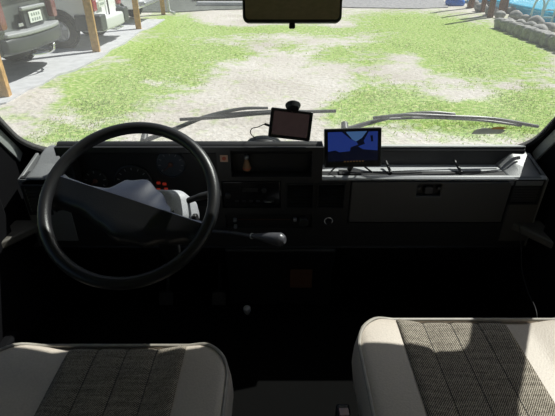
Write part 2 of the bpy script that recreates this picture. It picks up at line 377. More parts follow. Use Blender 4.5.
# ---- parked vehicles --------------------------------------------------------------
def loft(bm, secs):
    rings = [[bm.verts.new(p) for p in s] for s in secs]
    n = len(rings[0])
    for a, b in zip(rings, rings[1:]):
        for k in range(n): bm.faces.new((a[k], a[(k + 1) % n], b[(k + 1) % n], b[k]))
    bm.faces.new(rings[0][::-1]); bm.faces.new(rings[-1])
def car_sec(x, w, z0, zb, zt, wt, xt=0):
    """cross section at length x: sill z0, belt zb half width w, roof zt half width wt"""
    pts = [(w * .93, z0), (w, z0 + .12), (w * 1.0, (z0 + zb) / 2), (w * .98, zb), (wt * 1.03, (zb + zt) / 2 + .08), (wt * .96, zt - .05), (wt * .8, zt)]
    full = [(y, z) for y, z in pts] + [(-y, z) for y, z in pts[::-1]]
    return [Vector((x + xt * max(0, (z - zb)) / max(.01, zt - zb), y, z)) for y, z in full]
def wheel_part(root, x, y, r, side, w=.2):
    bm = BM(); mt = Matrix.Translation((x, y, r)) @ Matrix.Rotation(-side * PI / 2, 4, 'X')
    lathe(bm, [(r * .62, -w / 2), (r * .95, -w / 2), (r, -w * .3), (r, w * .3), (r * .95, w / 2), (r * .64, w / 2), (r * .62, w * .4), (r * .62, -w * .3)], 36, mt)
    t = obj('wheel', bm, M['tyre'], root)
    bm = BM()
    lathe(bm, [(r * .6, -w * .3), (r * .62, w * .42), (r * .55, w * .46), (r * .5, w * .42), (r * .1, w * .42)], 36, mt)
    for k in range(6):
        a = k * PI / 3
        vs = box(bm, (0, 0, 0), (r * .5, .05, .03))
        bmesh.ops.transform(bm, matrix=mt @ Matrix.Rotation(a, 4, 'Z') @ Matrix.Translation((r * .3, 0, w * .43)), verts=vs)
    lathe(bm, [(.04, w * .2), (.05, w * .44), (.03, w * .48)], 16, mt)
    obj('wheel_rim', bm, M['alloy'], t)
    return t
def plate_part(root, x, y0, z0, w=.34, h=.2):
    bm = BM(); box(bm, (x, y0, z0), (.012, w, h)); pl = obj('licence_plate', bm, M['plate'], root, bevel=.004)
    for r_ in (-.22, .22):
        for k in range(4):
            bm = BM(); box(bm, (x - .008, y0 + (k - 1.5) * w * .19, z0 + r_ * h), (.003, w * .1, h * .25)); obj('plate_mark', bm, M['plate_ink'], pl)
def arch(bm, x, y, r, side):
    lathe(bm, [(r, -.02), (r * 1.0, .02), (r * 1.02, .025)], 36, Matrix.Translation((x, y, r * .87)) @ Matrix.Rotation(-side * PI / 2, 4, 'X'))

def bar(bm, w, x0, x1, z0, z1, bow, r_=.04, n=16):
    secs = []
    for i in range(n + 1):
        t = -1 + 2 * i / n; k = 1 - .25 * max(0, (abs(t) - .85) / .15) ** 2
        secs.append([Vector(((x0 + x1) / 2 + u + bow * abs(t) ** 3, t * w, (z0 + z1) / 2 + v * k)) for u, v in rrect((x1 - x0) / 2, (z1 - z0) / 2, r_, 4)])
    loft(bm, secs)
# SUV: its tail looks towards +X; local x runs forward from the tail
suv = thing('suv', 'dark grey off-road car with a white rear plate at the far left', 'car', (-4.05, 7.86, .03), PI)
bm = BM()
secs = [car_sec(.10, .80, .46, 1.05, 1.60, .62, .12), car_sec(.02, .86, .42, 1.06, 1.66, .66, .22), car_sec(.12, .93, .40, 1.08, 1.74, .72, .25), car_sec(.5, .95, .38, 1.08, 1.80, .76), car_sec(1.6, .95, .36, 1.07, 1.83, .78),
        car_sec(2.7, .95, .36, 1.05, 1.78, .76), car_sec(3.4, .94, .36, 1.03, 1.13, .80), car_sec(4.3, .90, .38, .98, 1.02, .74), car_sec(4.6, .80, .45, .85, .90, .6)]
loft(bm, secs); obj('body', bm, M['body_dark'], suv, bevel=.03, seg=2, ang=50)
bm = BM()
bar(bm, .93, -.14, .3, .42, .68, .14, .07)
for s in (1, -1): box(bm, (.55, s * .93, .52), (.9, .06, .22))
bp = obj('bumper', bm, M['cladding'], suv, bevel=.02)
bm = BM(); bar(bm, .88, -.155, .08, .66, .725, .14, .02); obj('bumper_step', bm, M['bumper_top'], bp, bevel=.01)
bm = BM(); prism(bm, rrect(.30, .16, .03, 4), lambda u, v, d: Vector((d, u - .05, v + .89)), -.005, .06); obj('plate_recess', bm, M['cladding'], suv)
plate_part(suv, -.02, -.08, .875, .42, .17)
bm = BM(); box(bm, (-.02, -.05, 1.02), (.06, .78, .055)); obj('tailgate_handle', bm, M['bumper_top'], suv, bevel=.015)
for s in (1, -1):
    bm = BM(); prism(bm, rrect(.085, .26, .06, 5), lambda u, v, d, s=s: Vector((d, s * (.86 + u), v + 1.04)), .0, .36); obj('tail_light', bm, M['browlamp'], suv, bevel=.01)
bm = BM(); prism(bm, [(-.6, 1.22), (.6, 1.22), (.52, 1.56), (-.52, 1.56)], lambda u, v, d: Vector((d + (v - 1.05) * .36, u, v)), .0, .03); obj('rear_window', bm, M['glassdark'], suv)
for s in (1, -1):
    bm = BM(); prism(bm, [(.5, 1.14), (3.0, 1.1), (2.5, 1.62), (.65, 1.66)], lambda u, v, d, s=s: Vector((u, s * (d - (v - 1.1) * .28), v)), .955, .975); obj('side_window', bm, M['glassdark'], suv)
    for x in (.95, 3.7): wheel_part(suv, x, s * .87, .37, s, .24)
    for x in (.95, 3.7):
        bm = BM(); arch(bm, x, s * .925, .43, s); obj('wheel_arch', bm, M['tyre'], suv)
bm = BM(); tube(bm, cr([(.2, -.1, .36), (0, -.1, .33), (-.16, -.1, .33), (-.2, -.1, .4)]), .022); sph(bm, (-.2, -.1, .43), (.03, .03, .03), 12, 8)
tube(bm, cr([(.0, -.4, .33), (-.1, -.2, .3), (-.12, .1, .32), (0, .3, .33)]), .018); obj('tow_hitch', bm, M['chrome'], suv)
bm = BM(); box(bm, (-.0, .4, .80), (.012, .14, .05)); obj('badge', bm, M['silver'], suv, bevel=.004)
bm = BM(); box(bm, (-.01, -.05, 1.15), (.03, .16, .06)); obj('tailgate_latch', bm, M['black'], suv, bevel=.01)

# white van
van = thing('van', 'white panel van parked behind the second wooden post', 'van', (-3.84, 10.92, .03), PI)
bm = BM()
secs = [car_sec(.05, .84, .42, 1.1, 1.9, .74, .1), car_sec(.0, .88, .38, 1.1, 1.95, .78, .08), car_sec(.1, .90, .36, 1.1, 1.98, .80), car_sec(1.6, .92, .34, 1.1, 2.0, .82), car_sec(3.2, .92, .34, 1.1, 1.96, .80),
        car_sec(3.9, .91, .36, 1.05, 1.3, .76), car_sec(4.6, .84, .4, .9, .95, .66)]
loft(bm, secs); obj('body', bm, M['white'], van, bevel=.03, ang=50)
bm = BM(); bar(bm, .93, -.14, .3, .31, .58, .08, .05); b_ = obj('bumper', bm, M['offwhite'], van, bevel=.02)
for s in (1, -1):
    bm = BM(); prism(bm, rrect(.17, .16, .05, 5), lambda u, v, d, s=s: Vector((d, s * (.80 + u), v + .50)), -.14, .42); obj('bumper_corner', bm, M['cladding'], b_, bevel=.02)
    bm = BM(); prism(bm, rrect(.10, .26, .04, 5), lambda u, v, d, s=s: Vector((d, s * (.81 + u), v + .98)), -.015, .16); tl = obj('tail_light', bm, M['redlamp'], van, bevel=.01)
    bm = BM(); box(bm, (-.016, s * .83, 1.02), (.01, .12, .17)); obj('lamp_lens', bm, M['clearlamp'], tl, bevel=.004)
    bm = BM(); box(bm, (.08, s * .38, 1.5), (.03, .56, .5)); obj('rear_window', bm, M['glassdark'], van, bevel=.02)
    for x in (.79, 3.6): wheel_part(van, x, s * .86, .34, s, .21)
    for x in (.79, 3.6):
        bm = BM(); arch(bm, x, s * .895, .41, s); obj('wheel_arch', bm, M['tyre'], van)
    bm = BM(); prism(bm, [(2.5, 1.15), (3.5, 1.15), (3.2, 1.65), (2.5, 1.68)], lambda u, v, d, s=s: Vector((u, s * (d - (v - 1.1) * .13), v)), .925, .94); obj('side_window', bm, M['glassdark'], van)
plate_part(van, -.015, .42, .88, .36, .2)
bm = BM(); box(bm, (-.0, 0, 1.15), (.03, .02, 1.4)); obj('door_seam', bm, M['cladding'], van)
bm = BM(); tube(bm, cr([(.3, -.3, .3), (0, -.3, .28), (-.14, -.3, .28)]), .03); tube(bm, [(.1, -.5, .28), (-.1, -.5, .26), (-.1, .0, .26), (.1, .0, .28)], .02); obj('tow_bar', bm, M['silver'], van)

# third vehicle beyond the white van
car3 = thing('parked_car', 'small white vehicle with red tail lamps beyond the van, only its tail seen', 'car', (-3.95, 14.7, .03), PI)
bm = BM()
secs = [car_sec(.02, .78, .42, .9, 1.02, .7), car_sec(.1, .84, .38, .92, 1.35, .66), car_sec(.9, .86, .36, .95, 1.45, .66), car_sec(2.4, .86, .36, .95, 1.45, .66), car_sec(3.2, .84, .38, .92, 1.0, .7), car_sec(4.0, .76, .42, .8, .85, .6)]
loft(bm, secs); obj('body', bm, M['white'], car3, bevel=.03, ang=50)
bm = BM(); box(bm, (-.01, 0, .84), (.03, 1.3, .26)); obj('tailgate_panel', bm, M['cladding'], car3, bevel=.01)
bm = BM(); box(bm, (-.06, 0, .52), (.2, 1.66, .12)); obj('bumper', bm, M['silver'], car3, bevel=.03)
for s in (1, -1):
    bm = BM(); box(bm, (-.02, s * .62, .84), (.05, .26, .2)); tl = obj('tail_light', bm, M['redlamp'], car3, bevel=.01)
    bm = BM(); box(bm, (-.05, s * .53, .84), (.01, .08, .12)); obj('lamp_lens', bm, M['clearlamp'], tl)
    for x in (.7, 3.2): wheel_part(car3, x, s * .76, .31, s, .19)
    bm = BM(); prism(bm, [(.9, 1.02), (2.7, 1.02), (2.3, 1.36), (1.0, 1.36)], lambda u, v, d, s=s: Vector((u, s * (d - (v - .98) * .4), v)), .86, .875); obj('side_window', bm, M['glassdark'], car3)
plate_part(car3, -.03, 0, .80, .36, .16)

# carport posts
POSTS = [(P(6, 98, Z=0), 'wooden post at the far left edge, nearest the camera'), (P(97, 53, Z=0), 'wooden post between the dark car and the white van'),
         (P(139, 30, Z=0), 'wooden post at the right end of the white van'), (P(163.5, 14.5, Z=0), 'farthest of the four wooden posts, with a pale pipe beside it')]
for p, l in POSTS:
    bm = BM(); box(bm, (0, 0, 1.25), (.145, .145, 2.5))
    o = obj('wooden_post', bm, M['post'], bevel=.008); o.location = (p.x, p.y, .0); o.rotation_euler = (0, 0, R(12))
    tag(o, l, 'post', 'posts along the parking slab')
bm = BM(); tube(bm, cr([(0, 0, 2.4), (0, 0, 1.2), (0, 0, .25), (.05, -.02, .1), (.22, -.1, .05)]), .045, 12)
o = obj('downpipe', bm, M['green_plastic']); o.location = (POSTS[3][0].x + .2, POSTS[3][0].y, 0); tag(o, 'pale drain pipe standing beside the farthest wooden post', 'pipe')

# far kerb block / low white beam
bm = BM(); box(bm, (0, 0, .07), (1.9, .3, .14))
o = obj('parking_kerb', bm, M['offwhite'], bevel=.03); q = P(221, 5, Z=.05); o.location = (q.x, q.y, .03); tag(o, 'long low white kerb lying on the grey far road', 'kerb')

# right side: kerb stones, rocks, poles, pool
kx = [P(497, 29, Z=0), P(555, 51, Z=0), P(600, 72, Z=0)]
rnd = random.Random(5)
def rock(name, loc, s, seed, mt, label, cat, group, blocky):
    bm = BM(); bmesh.ops.create_icosphere(bm, subdivisions=3, radius=1)
    for v in bm.verts:
        c = v.co.copy()
        if blocky:
            m_ = max(abs(c.x), abs(c.y), abs(c.z)); c = c.lerp(c / m_ * .82, .75)
        n = noise.noise(c * 1.3 + Vector((seed, 0, 0))) * .18 + noise.noise(c * 3.5 + Vector((0, seed, 0))) * .07
        c = c * (1 + n); v.co = Vector((c.x * s[0], c.y * s[1], c.z * s[2]))
    o = obj(name, bm, mt, ang=60); o.location = loc; o.rotation_euler = (0, 0, rnd.uniform(-.2, .2))
    return tag(o, label, cat, group)
ks = []
for k in range(15):
    t = k / 14.0 * 1.6
    a = kx[0].lerp(kx[1], t) if t <= 1 else kx[1].lerp(kx[2], (t - 1) / .6)
    ks.append(a)
pos = ['first', 'second', 'third', 'fourth', 'fifth', 'sixth', 'seventh', 'eighth', 'ninth', 'tenth', 'eleventh', 'twelfth']
# walk along the line, one block every 34 cm
tot = (kx[1] - kx[0]).length; line = kx[0] - (kx[1] - kx[0]).normalized() * .2; n_ = int((kx[2] - kx[0]).length / .44)
for k in range(min(n_, 12)):
    d = k * .44; a = kx[0] + (kx[1] - kx[0]).normalized() * d if d <= tot else kx[1] + (kx[2] - kx[1]).normalized() * (d - tot)
    rock('kerb_stone', (a.x + .12, a.y + .05, .13), (.17, .225, .17), k * 3.1, M['stone'], 'squared grey kerb stone, %s from the far end of the edging' % pos[k], 'stone', 'edging stones beside the lawn', True)
spots = [(505, 20), (516, 22), (512, 14), (526, 24), (534, 30), (541, 33), (522, 17), (549, 36), (532, 21), (497, 13), (488, 10), (478, 7), (484, 3), (545, 28), (470, 3), (508, 9), (556, 40), (515, 27)]
where = ['just behind the near end of the poles', 'right of the nearest pole', 'right behind the nearest pole', 'in the middle of the heap', 'towards the right of the heap', 'right of the heap middle, by the edging', 'top of the heap middle',
         'near the right picture edge, low', 'against the pool side of the heap', 'between the last two poles', 'between the middle poles', 'behind the second pole', 'farthest back beyond the poles', 'near the pool at the right', 'beside the farthest pole',
         'against the nearest pole, pool side', 'at the right picture edge', 'tucked behind the edging stones']
for k, (x, y) in enumerate(spots):
    a = P(x, y, Z=.15); s = rnd.uniform(.15, .22)
    rock('boulder', (a.x + .12, a.y, s * .55), (s * 1.05, s * .95, s * .8), k * 7.7 + 50, M['stone'], 'rounded grey boulder ' + where[k], 'rock', 'boulders heaped beside the pool', False)
pl = [(470, 8, .095, 'farthest'), (481, 12, .075, 'second farthest'), (489, 17.5, .085, 'second nearest'), (502, 13.5, .13, 'nearest and thickest')]
for k, (x, y, r, w) in enumerate(pl):
    a = P(x, y, Z=0); bm = BM(); hh = 3.4
    tube(bm, [Vector((.03 * math.sin(z * 2 + k) + z * .03, 0, z)) for z in [i * hh / 10 for i in range(11)]], [r * (1.15 - .03 * i) for i in range(11)], 12)
    o = obj('tree_trunk', bm, M['trunk']); o.location = (a.x, a.y, -.02); tag(o, 'bare brown trunk, %s of the four by the boulders' % w, 'tree trunk', 'four trunks by the boulders')
# pool
pool = thing('pool', 'bright blue pool with a raised rim behind the boulders', 'pool', (11.5, 15.5, 0))
bm = BM(); prism(bm, rrect(3.3, 6.2, .8, 8), lambda u, v, d: Vector((u, v, d)), -.05, .22); obj('water', bm, M['pool'], pool)
bm = BM(); pts = [(u, v, .27) for u, v in rrect(3.35, 6.25, .8, 8)]; tube(bm, pts, .06, 10, closed=True); obj('pool_rim', bm, M['pool'], pool)
def rail(pa, pb):
    bm = BM(); tube(bm, cr([pa, (pa[0], pa[1], .8), (pb[0], pb[1], .8), pb]), .03, 8)
    return bm
a = P(541, 17, Z=.22)
bm = BM()
for dx in (0, .35):
    tube(bm, cr([(dx, 0, 0), (dx, 0, .55), (dx - .0, .25, .7), (dx, .5, .55), (dx, .6, 0)]), .03, 8)
box(bm, (.175, .05, .2), (.35, .05, .04)); box(bm, (.175, .05, .4), (.35, .05, .04))
o = obj('pool_ladder', bm, M['pool']); o.location = (a.x, a.y, .0); M['ladder'] = mat('ladder_pale', (.55, .8, .8), .4); o.data.materials[0] = M['ladder']; tag(o, 'pale ladder standing at the edge of the blue pool', 'ladder')
for (x, y, s, l) in ((455, 3, .4, 'blue sheet heaped beside the farthest trunk'), (533, -14, .6, 'deep blue sheet folded at the far side of the pool')):
    a = P(x, y, Z=.1); bm = BM(); sph(bm, (0, 0, .1), (s, s * .5, .22), 18, 10)
    for v in bm.verts: v.co += Vector((0, 0, .06 * noise.noise(v.co * 4)))
    o = obj('plastic_sheet', bm, M['bluefab']); o.location = (a.x, a.y, 0.02); tag(o, l, 'sheet')
# hedges beyond the road
def hedge(x0, x1, y, h, lab):
    bm = BM(); rr = random.Random(int(x0 * 10))
    for _ in range(int((x1 - x0) * 260)):
        x, yy, z = rr.uniform(x0, x1), y + rr.uniform(-.6, .6), rr.uniform(0, h) ; s = rr.uniform(.06, .13)
        q = Euler((rr.uniform(0, 6), rr.uniform(0, 6), rr.uniform(0, 6))).to_matrix()
        vs = [bm.verts.new(Vector((x, yy, z)) + q @ Vector(p) * s) for p in ((-1, -.5, 0), (1, -.5, 0), (1, .5, 0), (-1, .5, 0))]
        bm.faces.new(vs)
    box(bm, ((x0 + x1) / 2, y, h * .48), (x1 - x0, .9, h * .9))
    tag(obj('hedge', bm, M['leaf'], sm=False), lab, 'hedge')
hedge(-12, -1.5, 25.5, 2.2, 'dark green hedge beyond the road, left half')
hedge(-1, 8, 25.5, 2.0, 'dark green hedge beyond the road, right half')
hedge(-3.6, -1.1, 21.5, .35, 'low dark green shrub strip along the road behind the farthest post')

# ================================================================= VAN SHELL
WX = .96
SY, SZ = -.576, .817      # windscreen slope direction (upwards)
W0 = Vector((0, 1.54, 1.17))
def ws(u, s, d): # point on windscreen plane, d outward
    return W0 + Vector((u, SY * s + d * SZ, SZ * s - d * SY))
S1 = .735
# floor
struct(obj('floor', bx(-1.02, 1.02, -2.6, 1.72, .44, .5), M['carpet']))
struct(obj('ceiling', bx(-1.02, 1.02, -2.6, 1.05, 2.02, 2.08), M['lining']))
struct(obj('wall_back', bx(-1.02, 1.02, -2.66, -2.6, .44, 2.08), M['lining']))
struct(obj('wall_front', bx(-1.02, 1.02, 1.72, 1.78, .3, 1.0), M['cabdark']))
# front frame around the windscreen
def wrr(hx, s0, s1, n, rb=.11, rt=.035):
    out = []
    for (sx, top, a0) in ((1, 1, 0), (-1, 1, 90), (-1, 0, 180), (1, 0, 270)):
        rr_ = rt if top else rb; cy = s1 - rr_ if top else s0 + rr_
        for k in range(n + 1):
            a = R(a0 + 90 * k / n); out.append((sx * (hx - rr_) + rr_ * math.cos(a), cy + rr_ * math.sin(a)))
    return out
def wsframe():
    bm = BM(); n = 8
    inner = wrr(.94, -.02, S1, n); outer = rrect(1.02, S1 / 2 + .10, .02, n, 0, S1 / 2 + .01)
    L = []
    for (pts, d) in ((outer, .012), (inner, .012), (inner, -.012), (outer, -.012)): L.append([bm.verts.new(ws(u, s, d)) for u, s in pts])
    k_ = len(inner)
    for a, b in zip(L, L[1:] + L[:1]):
        for k in range(k_): bm.faces.new((a[k], a[(k + 1) % k_], b[(k + 1) % k_], b[k]))
    return bm
struct(obj('trim_1', wsframe(), M['rubber'], ang=30), 'black frame round the windscreen')
bm = BM(); prism(bm, wrr(.95, -.03, S1 + .01, 8), lambda u, s, d: ws(u, s, d), -.002, .002)
gl = struct(obj('window_1', bm, M['windshield']), 'dusty windscreen'); 
# A pillar trims
for i, s in enumerate((-1, 1)):
    bm = BM()
    poly = [(.955, -.01), (.952, .03), (.955, .2), (.955, S1 + .04), (1.0, S1 + .04), (1.0, -.03)]
    prism(bm, [(s * u, v) for u, v in poly], lambda u, v, d: ws(u, v, d), -.055, -.013)
    cyl(bm, ws(s * .975, .12, -.055), ws(s * .975, .12, -.060), .006)
    struct(obj('trim_%d' % (i + 2), bm, M['pillar'], bevel=.012, seg=3), 'light grey windscreen pillar trim')
# header above the windscreen
bm = BM(); prism(bm, [(1.085, 1.83), (1.03, 1.92), (.96, 2.05), (.88, 2.05), (.92, 1.90), (1.0, 1.86)], lambda u, v, d: Vector((d, u, v)), -1.0, 1.0)
struct(obj('trim_4', bm, M['cabdark'], bevel=.01), 'dark header above the windscreen')
# side walls with window opening, and the doors
for i, s in enumerate((-1, 1)):
    fn = lambda u, v, d, s=s: Vector((s * d, u, v))
    bm = BM()
    # wall profile follows the windscreen slope in front
    pts = [(-2.6, .3), (1.75, .3), (1.75, 1.02), (1.56, 1.15), (.93, 2.06), (-2.6, 2.06)]
    bmo = BM(); L = []
    hole = [(.12, 1.17), (1.29, 1.17), (1.315, 1.19), (1.0, 1.82), (.96, 1.86), (.12, 1.86)]
    out2 = [(-2.6, .3), (1.75, .3), (1.75, .98), (1.57, 1.11), (.95, 2.02), (-2.6, 2.06)]
    for (pp, d) in ((out2, WX), (hole, WX), (hole, 1.02), (out2, 1.02)): L.append([bmo.verts.new(fn(u, v, d)) for u, v in pp])
    for a, b in zip(L, L[1:] + L[:1]):
        for k in range(6): bmo.faces.new((a[k], a[(k + 1) % 6], b[(k + 1) % 6], b[k]))
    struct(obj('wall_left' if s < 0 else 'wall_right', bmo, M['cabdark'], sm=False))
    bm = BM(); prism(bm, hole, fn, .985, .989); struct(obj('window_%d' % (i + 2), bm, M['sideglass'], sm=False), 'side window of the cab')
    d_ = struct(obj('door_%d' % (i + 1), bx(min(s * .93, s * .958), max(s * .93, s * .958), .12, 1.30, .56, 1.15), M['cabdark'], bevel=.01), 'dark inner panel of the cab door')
    bm = BM(); prism(bm, [(s * .835, 1.37), (s * .945, 1.20), (s * .958, 1.20), (s * .958, 1.37)], lambda u, v, d: Vector((u, v, d)), .93, .96); struct(obj('trim_%d' % (i + 5), bm, M['sill'], bevel=.008), 'pale sill moulding below the dashboard end')
    bm = BM(); cyl(bm, (s * .93, .85, .80), (s * .90, .85, .80), .025); cyl(bm, (s * .905, .85, .80), (s * .895, .93, .86), .008); sph(bm, (s * .89, .93, .86), (.016, .016, .016), 12, 8); obj('window_crank', bm, M['black'], d_)
    bm = BM(); prism(bm, [(.2, .52), (1.1, .52), (1.1, .68), (.2, .68)], fn, .89, .93); obj('door_pocket', bm, M['cabdark'], d_, bevel=.01)
# bonnet outside, below the line of sight
bm = BM(); prism(bm, [(1.64, 1.08), (1.82, 1.0), (2.15, .80), (2.3, .55), (2.3, .3), (1.80, .3), (1.80, .96), (1.70, 1.02)], lambda u, v, d: Vector((d, u, v)), -.95, .95)
tag(obj('bonnet', bm, M['white'], bevel=.02), 'short white bonnet sloping down in front of the windscreen', 'bonnet')

# sun visors, parked along the header
def visor(x0, x1, lab, tilt):
    r_ = thing('sun_visor', lab, 'sun visor', ((x0 + x1) / 2, 1.039, 1.816), group='sun visors above the windscreen', rot=(R(tilt), 0, 0))
    w = (x1 - x0) / 2
    bm = BM(); prism(bm, rrect(w, .07, .035, 6, 0, -.045), lambda u, v, d: Vector((u, d, v)), -.011, .011); obj('panel', bm, M['lining'], r_, bevel=.006)
    bm = BM(); tube(bm, [(-w - .02, 0, .015), (w + .02, 0, .015)], .006, 8); obj('rod', bm, M['black'], r_)
visor(-.86, -.26, 'folded beige sun visor above the steering wheel side', 35)
visor(.26, .85, 'folded beige sun visor above the passenger side', 35)

# ================================================================= DASHBOARD
F = 1.35
dash = thing('dashboard', 'wide grey van dashboard with an open shelf on the right', 'dashboard', (0, 0, 0))
def fz(px, py): q = P(px, py, Y=F); return q.x, q.z
def rect(a, b, c, d):   # pixel corners (left, top, right, bottom) on the dash face
    x0, z1 = fz(a, b); x1, z0 = fz(c, d); xm0, _ = fz(a, (b + d) / 2); xm1, _ = fz(c, (b + d) / 2)
    return (xm0, xm1, z0, z1)
ZT = fz(200, 147.5)[1]; ZS = fz(400, 178)[1]; ZB = fz(200, 247)[1]
XL = fz(20, 180)[0]; XR = fz(547, 178)[0]
xc = fz(323, 160)[0]; xh = fz(57, 160)[0]
print('dash', ZT, ZS, ZB, XL, XR, xc, xh)
h_inst = rect(76, 153, 218, 206); h_left = rect(60, 156, 73, 200); h_tray = rect(231, 151, 312, 177); h_radio = rect(222, 181, 281, 208)
h_v1 = rect(286, 183, 314, 208); h_v2 = rect(317, 183, 345, 208); h_vl = rect(26, 185, 50, 214); h_vr = rect(511, 178.8, 541, 204); h_heat = rect(226, 214, 312, 228); h_gb = rect(349, 180.5, 508, 223)
holes = [(XL - .1, xh, ZS, ZT + 1), (xc, XR + .1, ZS, ZT + 1), h_inst, h_left, h_tray, h_radio, h_v1, h_v2, h_vl, h_vr, h_gb, h_heat]
bm = plate([XL, XR], [ZB, ZT], holes, lambda u, v, d: Vector((u, d + (v - 1.05) * .0, v)), F, F + .055)
obj('fascia', bm, [M['dash']], dash, bevel=.007, seg=3)
# body behind the fascia
bm = BM()
prism(bm, [(F + .05, ZT - .004), (1.44, ZT - .022), (1.50, ZT - .062), (1.545, 1.165), (1.545, ZB), (F + .05, ZB)], lambda u, v, d: Vector((d, u, v)), xh + .002, xc - .002)
obj('upper_body', bm, M['dash'], dash, bevel=.006, seg=3)
# front top roll of the hood
bm = BM(); tube(bm, [(xh + .003, F + .03, ZT - .012), (xc - .003, F + .03, ZT - .012)], .021, 16); obj('hood_edge', bm, M['dash'], dash)
# lower structure, full width behind the lower face
bm = BM(); box(bm, ((XL + XR) / 2, 1.475, (ZB + ZS) / 2 - .02), (XR - XL, .14, ZS - ZB - .04)); obj('lower_body', bm, M['black'], dash)
# passenger shelf
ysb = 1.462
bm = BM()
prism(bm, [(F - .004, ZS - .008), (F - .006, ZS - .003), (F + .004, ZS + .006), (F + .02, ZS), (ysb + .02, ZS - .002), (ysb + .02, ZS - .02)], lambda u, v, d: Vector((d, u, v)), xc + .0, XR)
obj('shelf', bm, M['shelf_sunlit'], dash, bevel=.003)
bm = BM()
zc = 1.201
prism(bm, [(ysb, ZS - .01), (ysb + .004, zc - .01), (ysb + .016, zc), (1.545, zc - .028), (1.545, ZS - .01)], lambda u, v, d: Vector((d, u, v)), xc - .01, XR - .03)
obj('shelf_back', bm, M['shelf_shaded'], dash, bevel=.003)
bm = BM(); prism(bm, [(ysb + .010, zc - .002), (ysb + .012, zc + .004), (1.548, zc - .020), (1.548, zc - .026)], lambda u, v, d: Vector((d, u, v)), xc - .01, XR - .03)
obj('shelf_ledge', bm, M['shelf_sunlit'], dash, bevel=.0015)
# raised right end of the shelf
q = []
def corner(sx0, sx1, sx2, sx3, name):
    """raised moulded end: inner foot sx0 -> crest sx1 -> outer sx2"""
    bm = BM(); A = []
    ys = [(F - .004, .004), (F + .03, .012), (F + .07, .024), (ysb, .042), (1.50, .050), (1.54, .047)]
    for (y, h) in ys:
        A.append([bm.verts.new(p) for p in ((sx0, y, ZS - .03), (sx0, y, ZS + .002), (sx1, y, ZS + h), (sx2, y, ZS + h * .95), (sx3, y, ZS - .012), (sx3, y, ZS - .03))])
    for a, b in zip(A, A[1:]):
        for k in range(6): bm.faces.new((a[k], a[(k + 1) % 6], b[(k + 1) % 6], b[k]))
    bm.faces.new(A[0]); bm.faces.new(A[-1][::-1])
    return obj(name, bm, M['dash_mid'], dash, bevel=.007, seg=3)
corner(.79, .835, XR - .02, XR, 'shelf_end')
corner(xh - .004, xh - .035, XL + .03, XL, 'corner_pad')
# side cheeks (curved down the ends)
for (xa, xb) in ((XL - .008, XL + .004), (XR - .004, XR + .008)):
    bm = BM(); prism(bm, [(F - .003, ZS - .004), (1.5, ZS + .03), (1.54, ZB), (F, ZB)], lambda u, v, d: Vector((d, u, v)), xa, xb); obj('end_cheek', bm, M['dash_mid'], dash, bevel=.003)
# fascia panels around the outer vents are paler grey plastic
for (h, nm) in ((h_vl, 'vent_surround'), (h_vr, 'vent_surround')):
    x0 = XL if h is h_vl else h_gb[1] + .006; x1 = xh + .0 if h is h_vl else XR
    bm = plate([x0, x1], [ZB + .03, ZS - .004], [(h[0], h[1], h[2], h[3])], lambda u, v, d: Vector((u, d, v)), F - .004, F + .002)
    obj(nm, bm, M['dash_mid'] if h is h_vl else M['door_grey'], dash, bevel=.0015)
def vent(h, nl, mat_='black'):
    x0, x1, z0, z1 = h
    bm = plate([x0, x1], [z0, z1], [(x0 + .005, x1 - .005, z0 + .005, z1 - .005)], lambda u, v, d: Vector((u, d, v)), F - .007, F + .03)
    v_ = obj('air_vent', bm, M[mat_], dash, bevel=.001)
    for k in range(nl):
        z = z0 + .008 + (z1 - z0 - .016) * (k + .5) / nl
        bm = BM(); box(bm, ((x0 + x1) / 2, F + .008, z), (x1 - x0 - .011, .016, .0022), Euler((R(25), 0, 0))); obj('louvre', bm, M['dash'] if nl == 7 else M['door_grey'], v_)
    bm = BM()
    for k in range(3): box(bm, (x0 + (x1 - x0) * (k + 1) / 4, F + .024, (z0 + z1) / 2), (.0015, .01, z1 - z0 - .012))
    obj('deflector', bm, M['black'], v_)
vent(h_vl, 8); vent(h_vr, 8); vent(h_v1, 7); vent(h_v2, 7)
# glove box
x0, x1, z0, z1 = h_gb
bm = plate([x0 + .004, x1 - .004], [z0 + .004, z1 - .004], [rect(417, 184, 441, 196)], lambda u, v, d: Vector((u, d, v)), F - .004, F + .03)
gb = obj('glove_box_door', bm, M['door_grey'], dash, bevel=.005, seg=3)
l0, l1, l2, l3 = rect(417, 184, 441, 196)
bm = BM(); box(bm, ((l0 + l1) / 2, F + .022, (l2 + l3) / 2), (l1 - l0, .012, l3 - l2)); lt = obj('latch_recess', bm, M['black'], gb)
bm = BM(); box(bm, ((l0 + l1) / 2, F + .006, (l2 + l3) / 2 - .002), ((l1 - l0) * .34, .014, (l3 - l2) * .5)); box(bm, (l0 + .006, F + .006, (l2 + l3) / 2 + .004), (.012, .01, .012)); box(bm, (l1 - .006, F + .006, (l2 + l3) / 2 + .004), (.012, .01, .012))
obj('latch', bm, M['door_grey'], gb, bevel=.002)
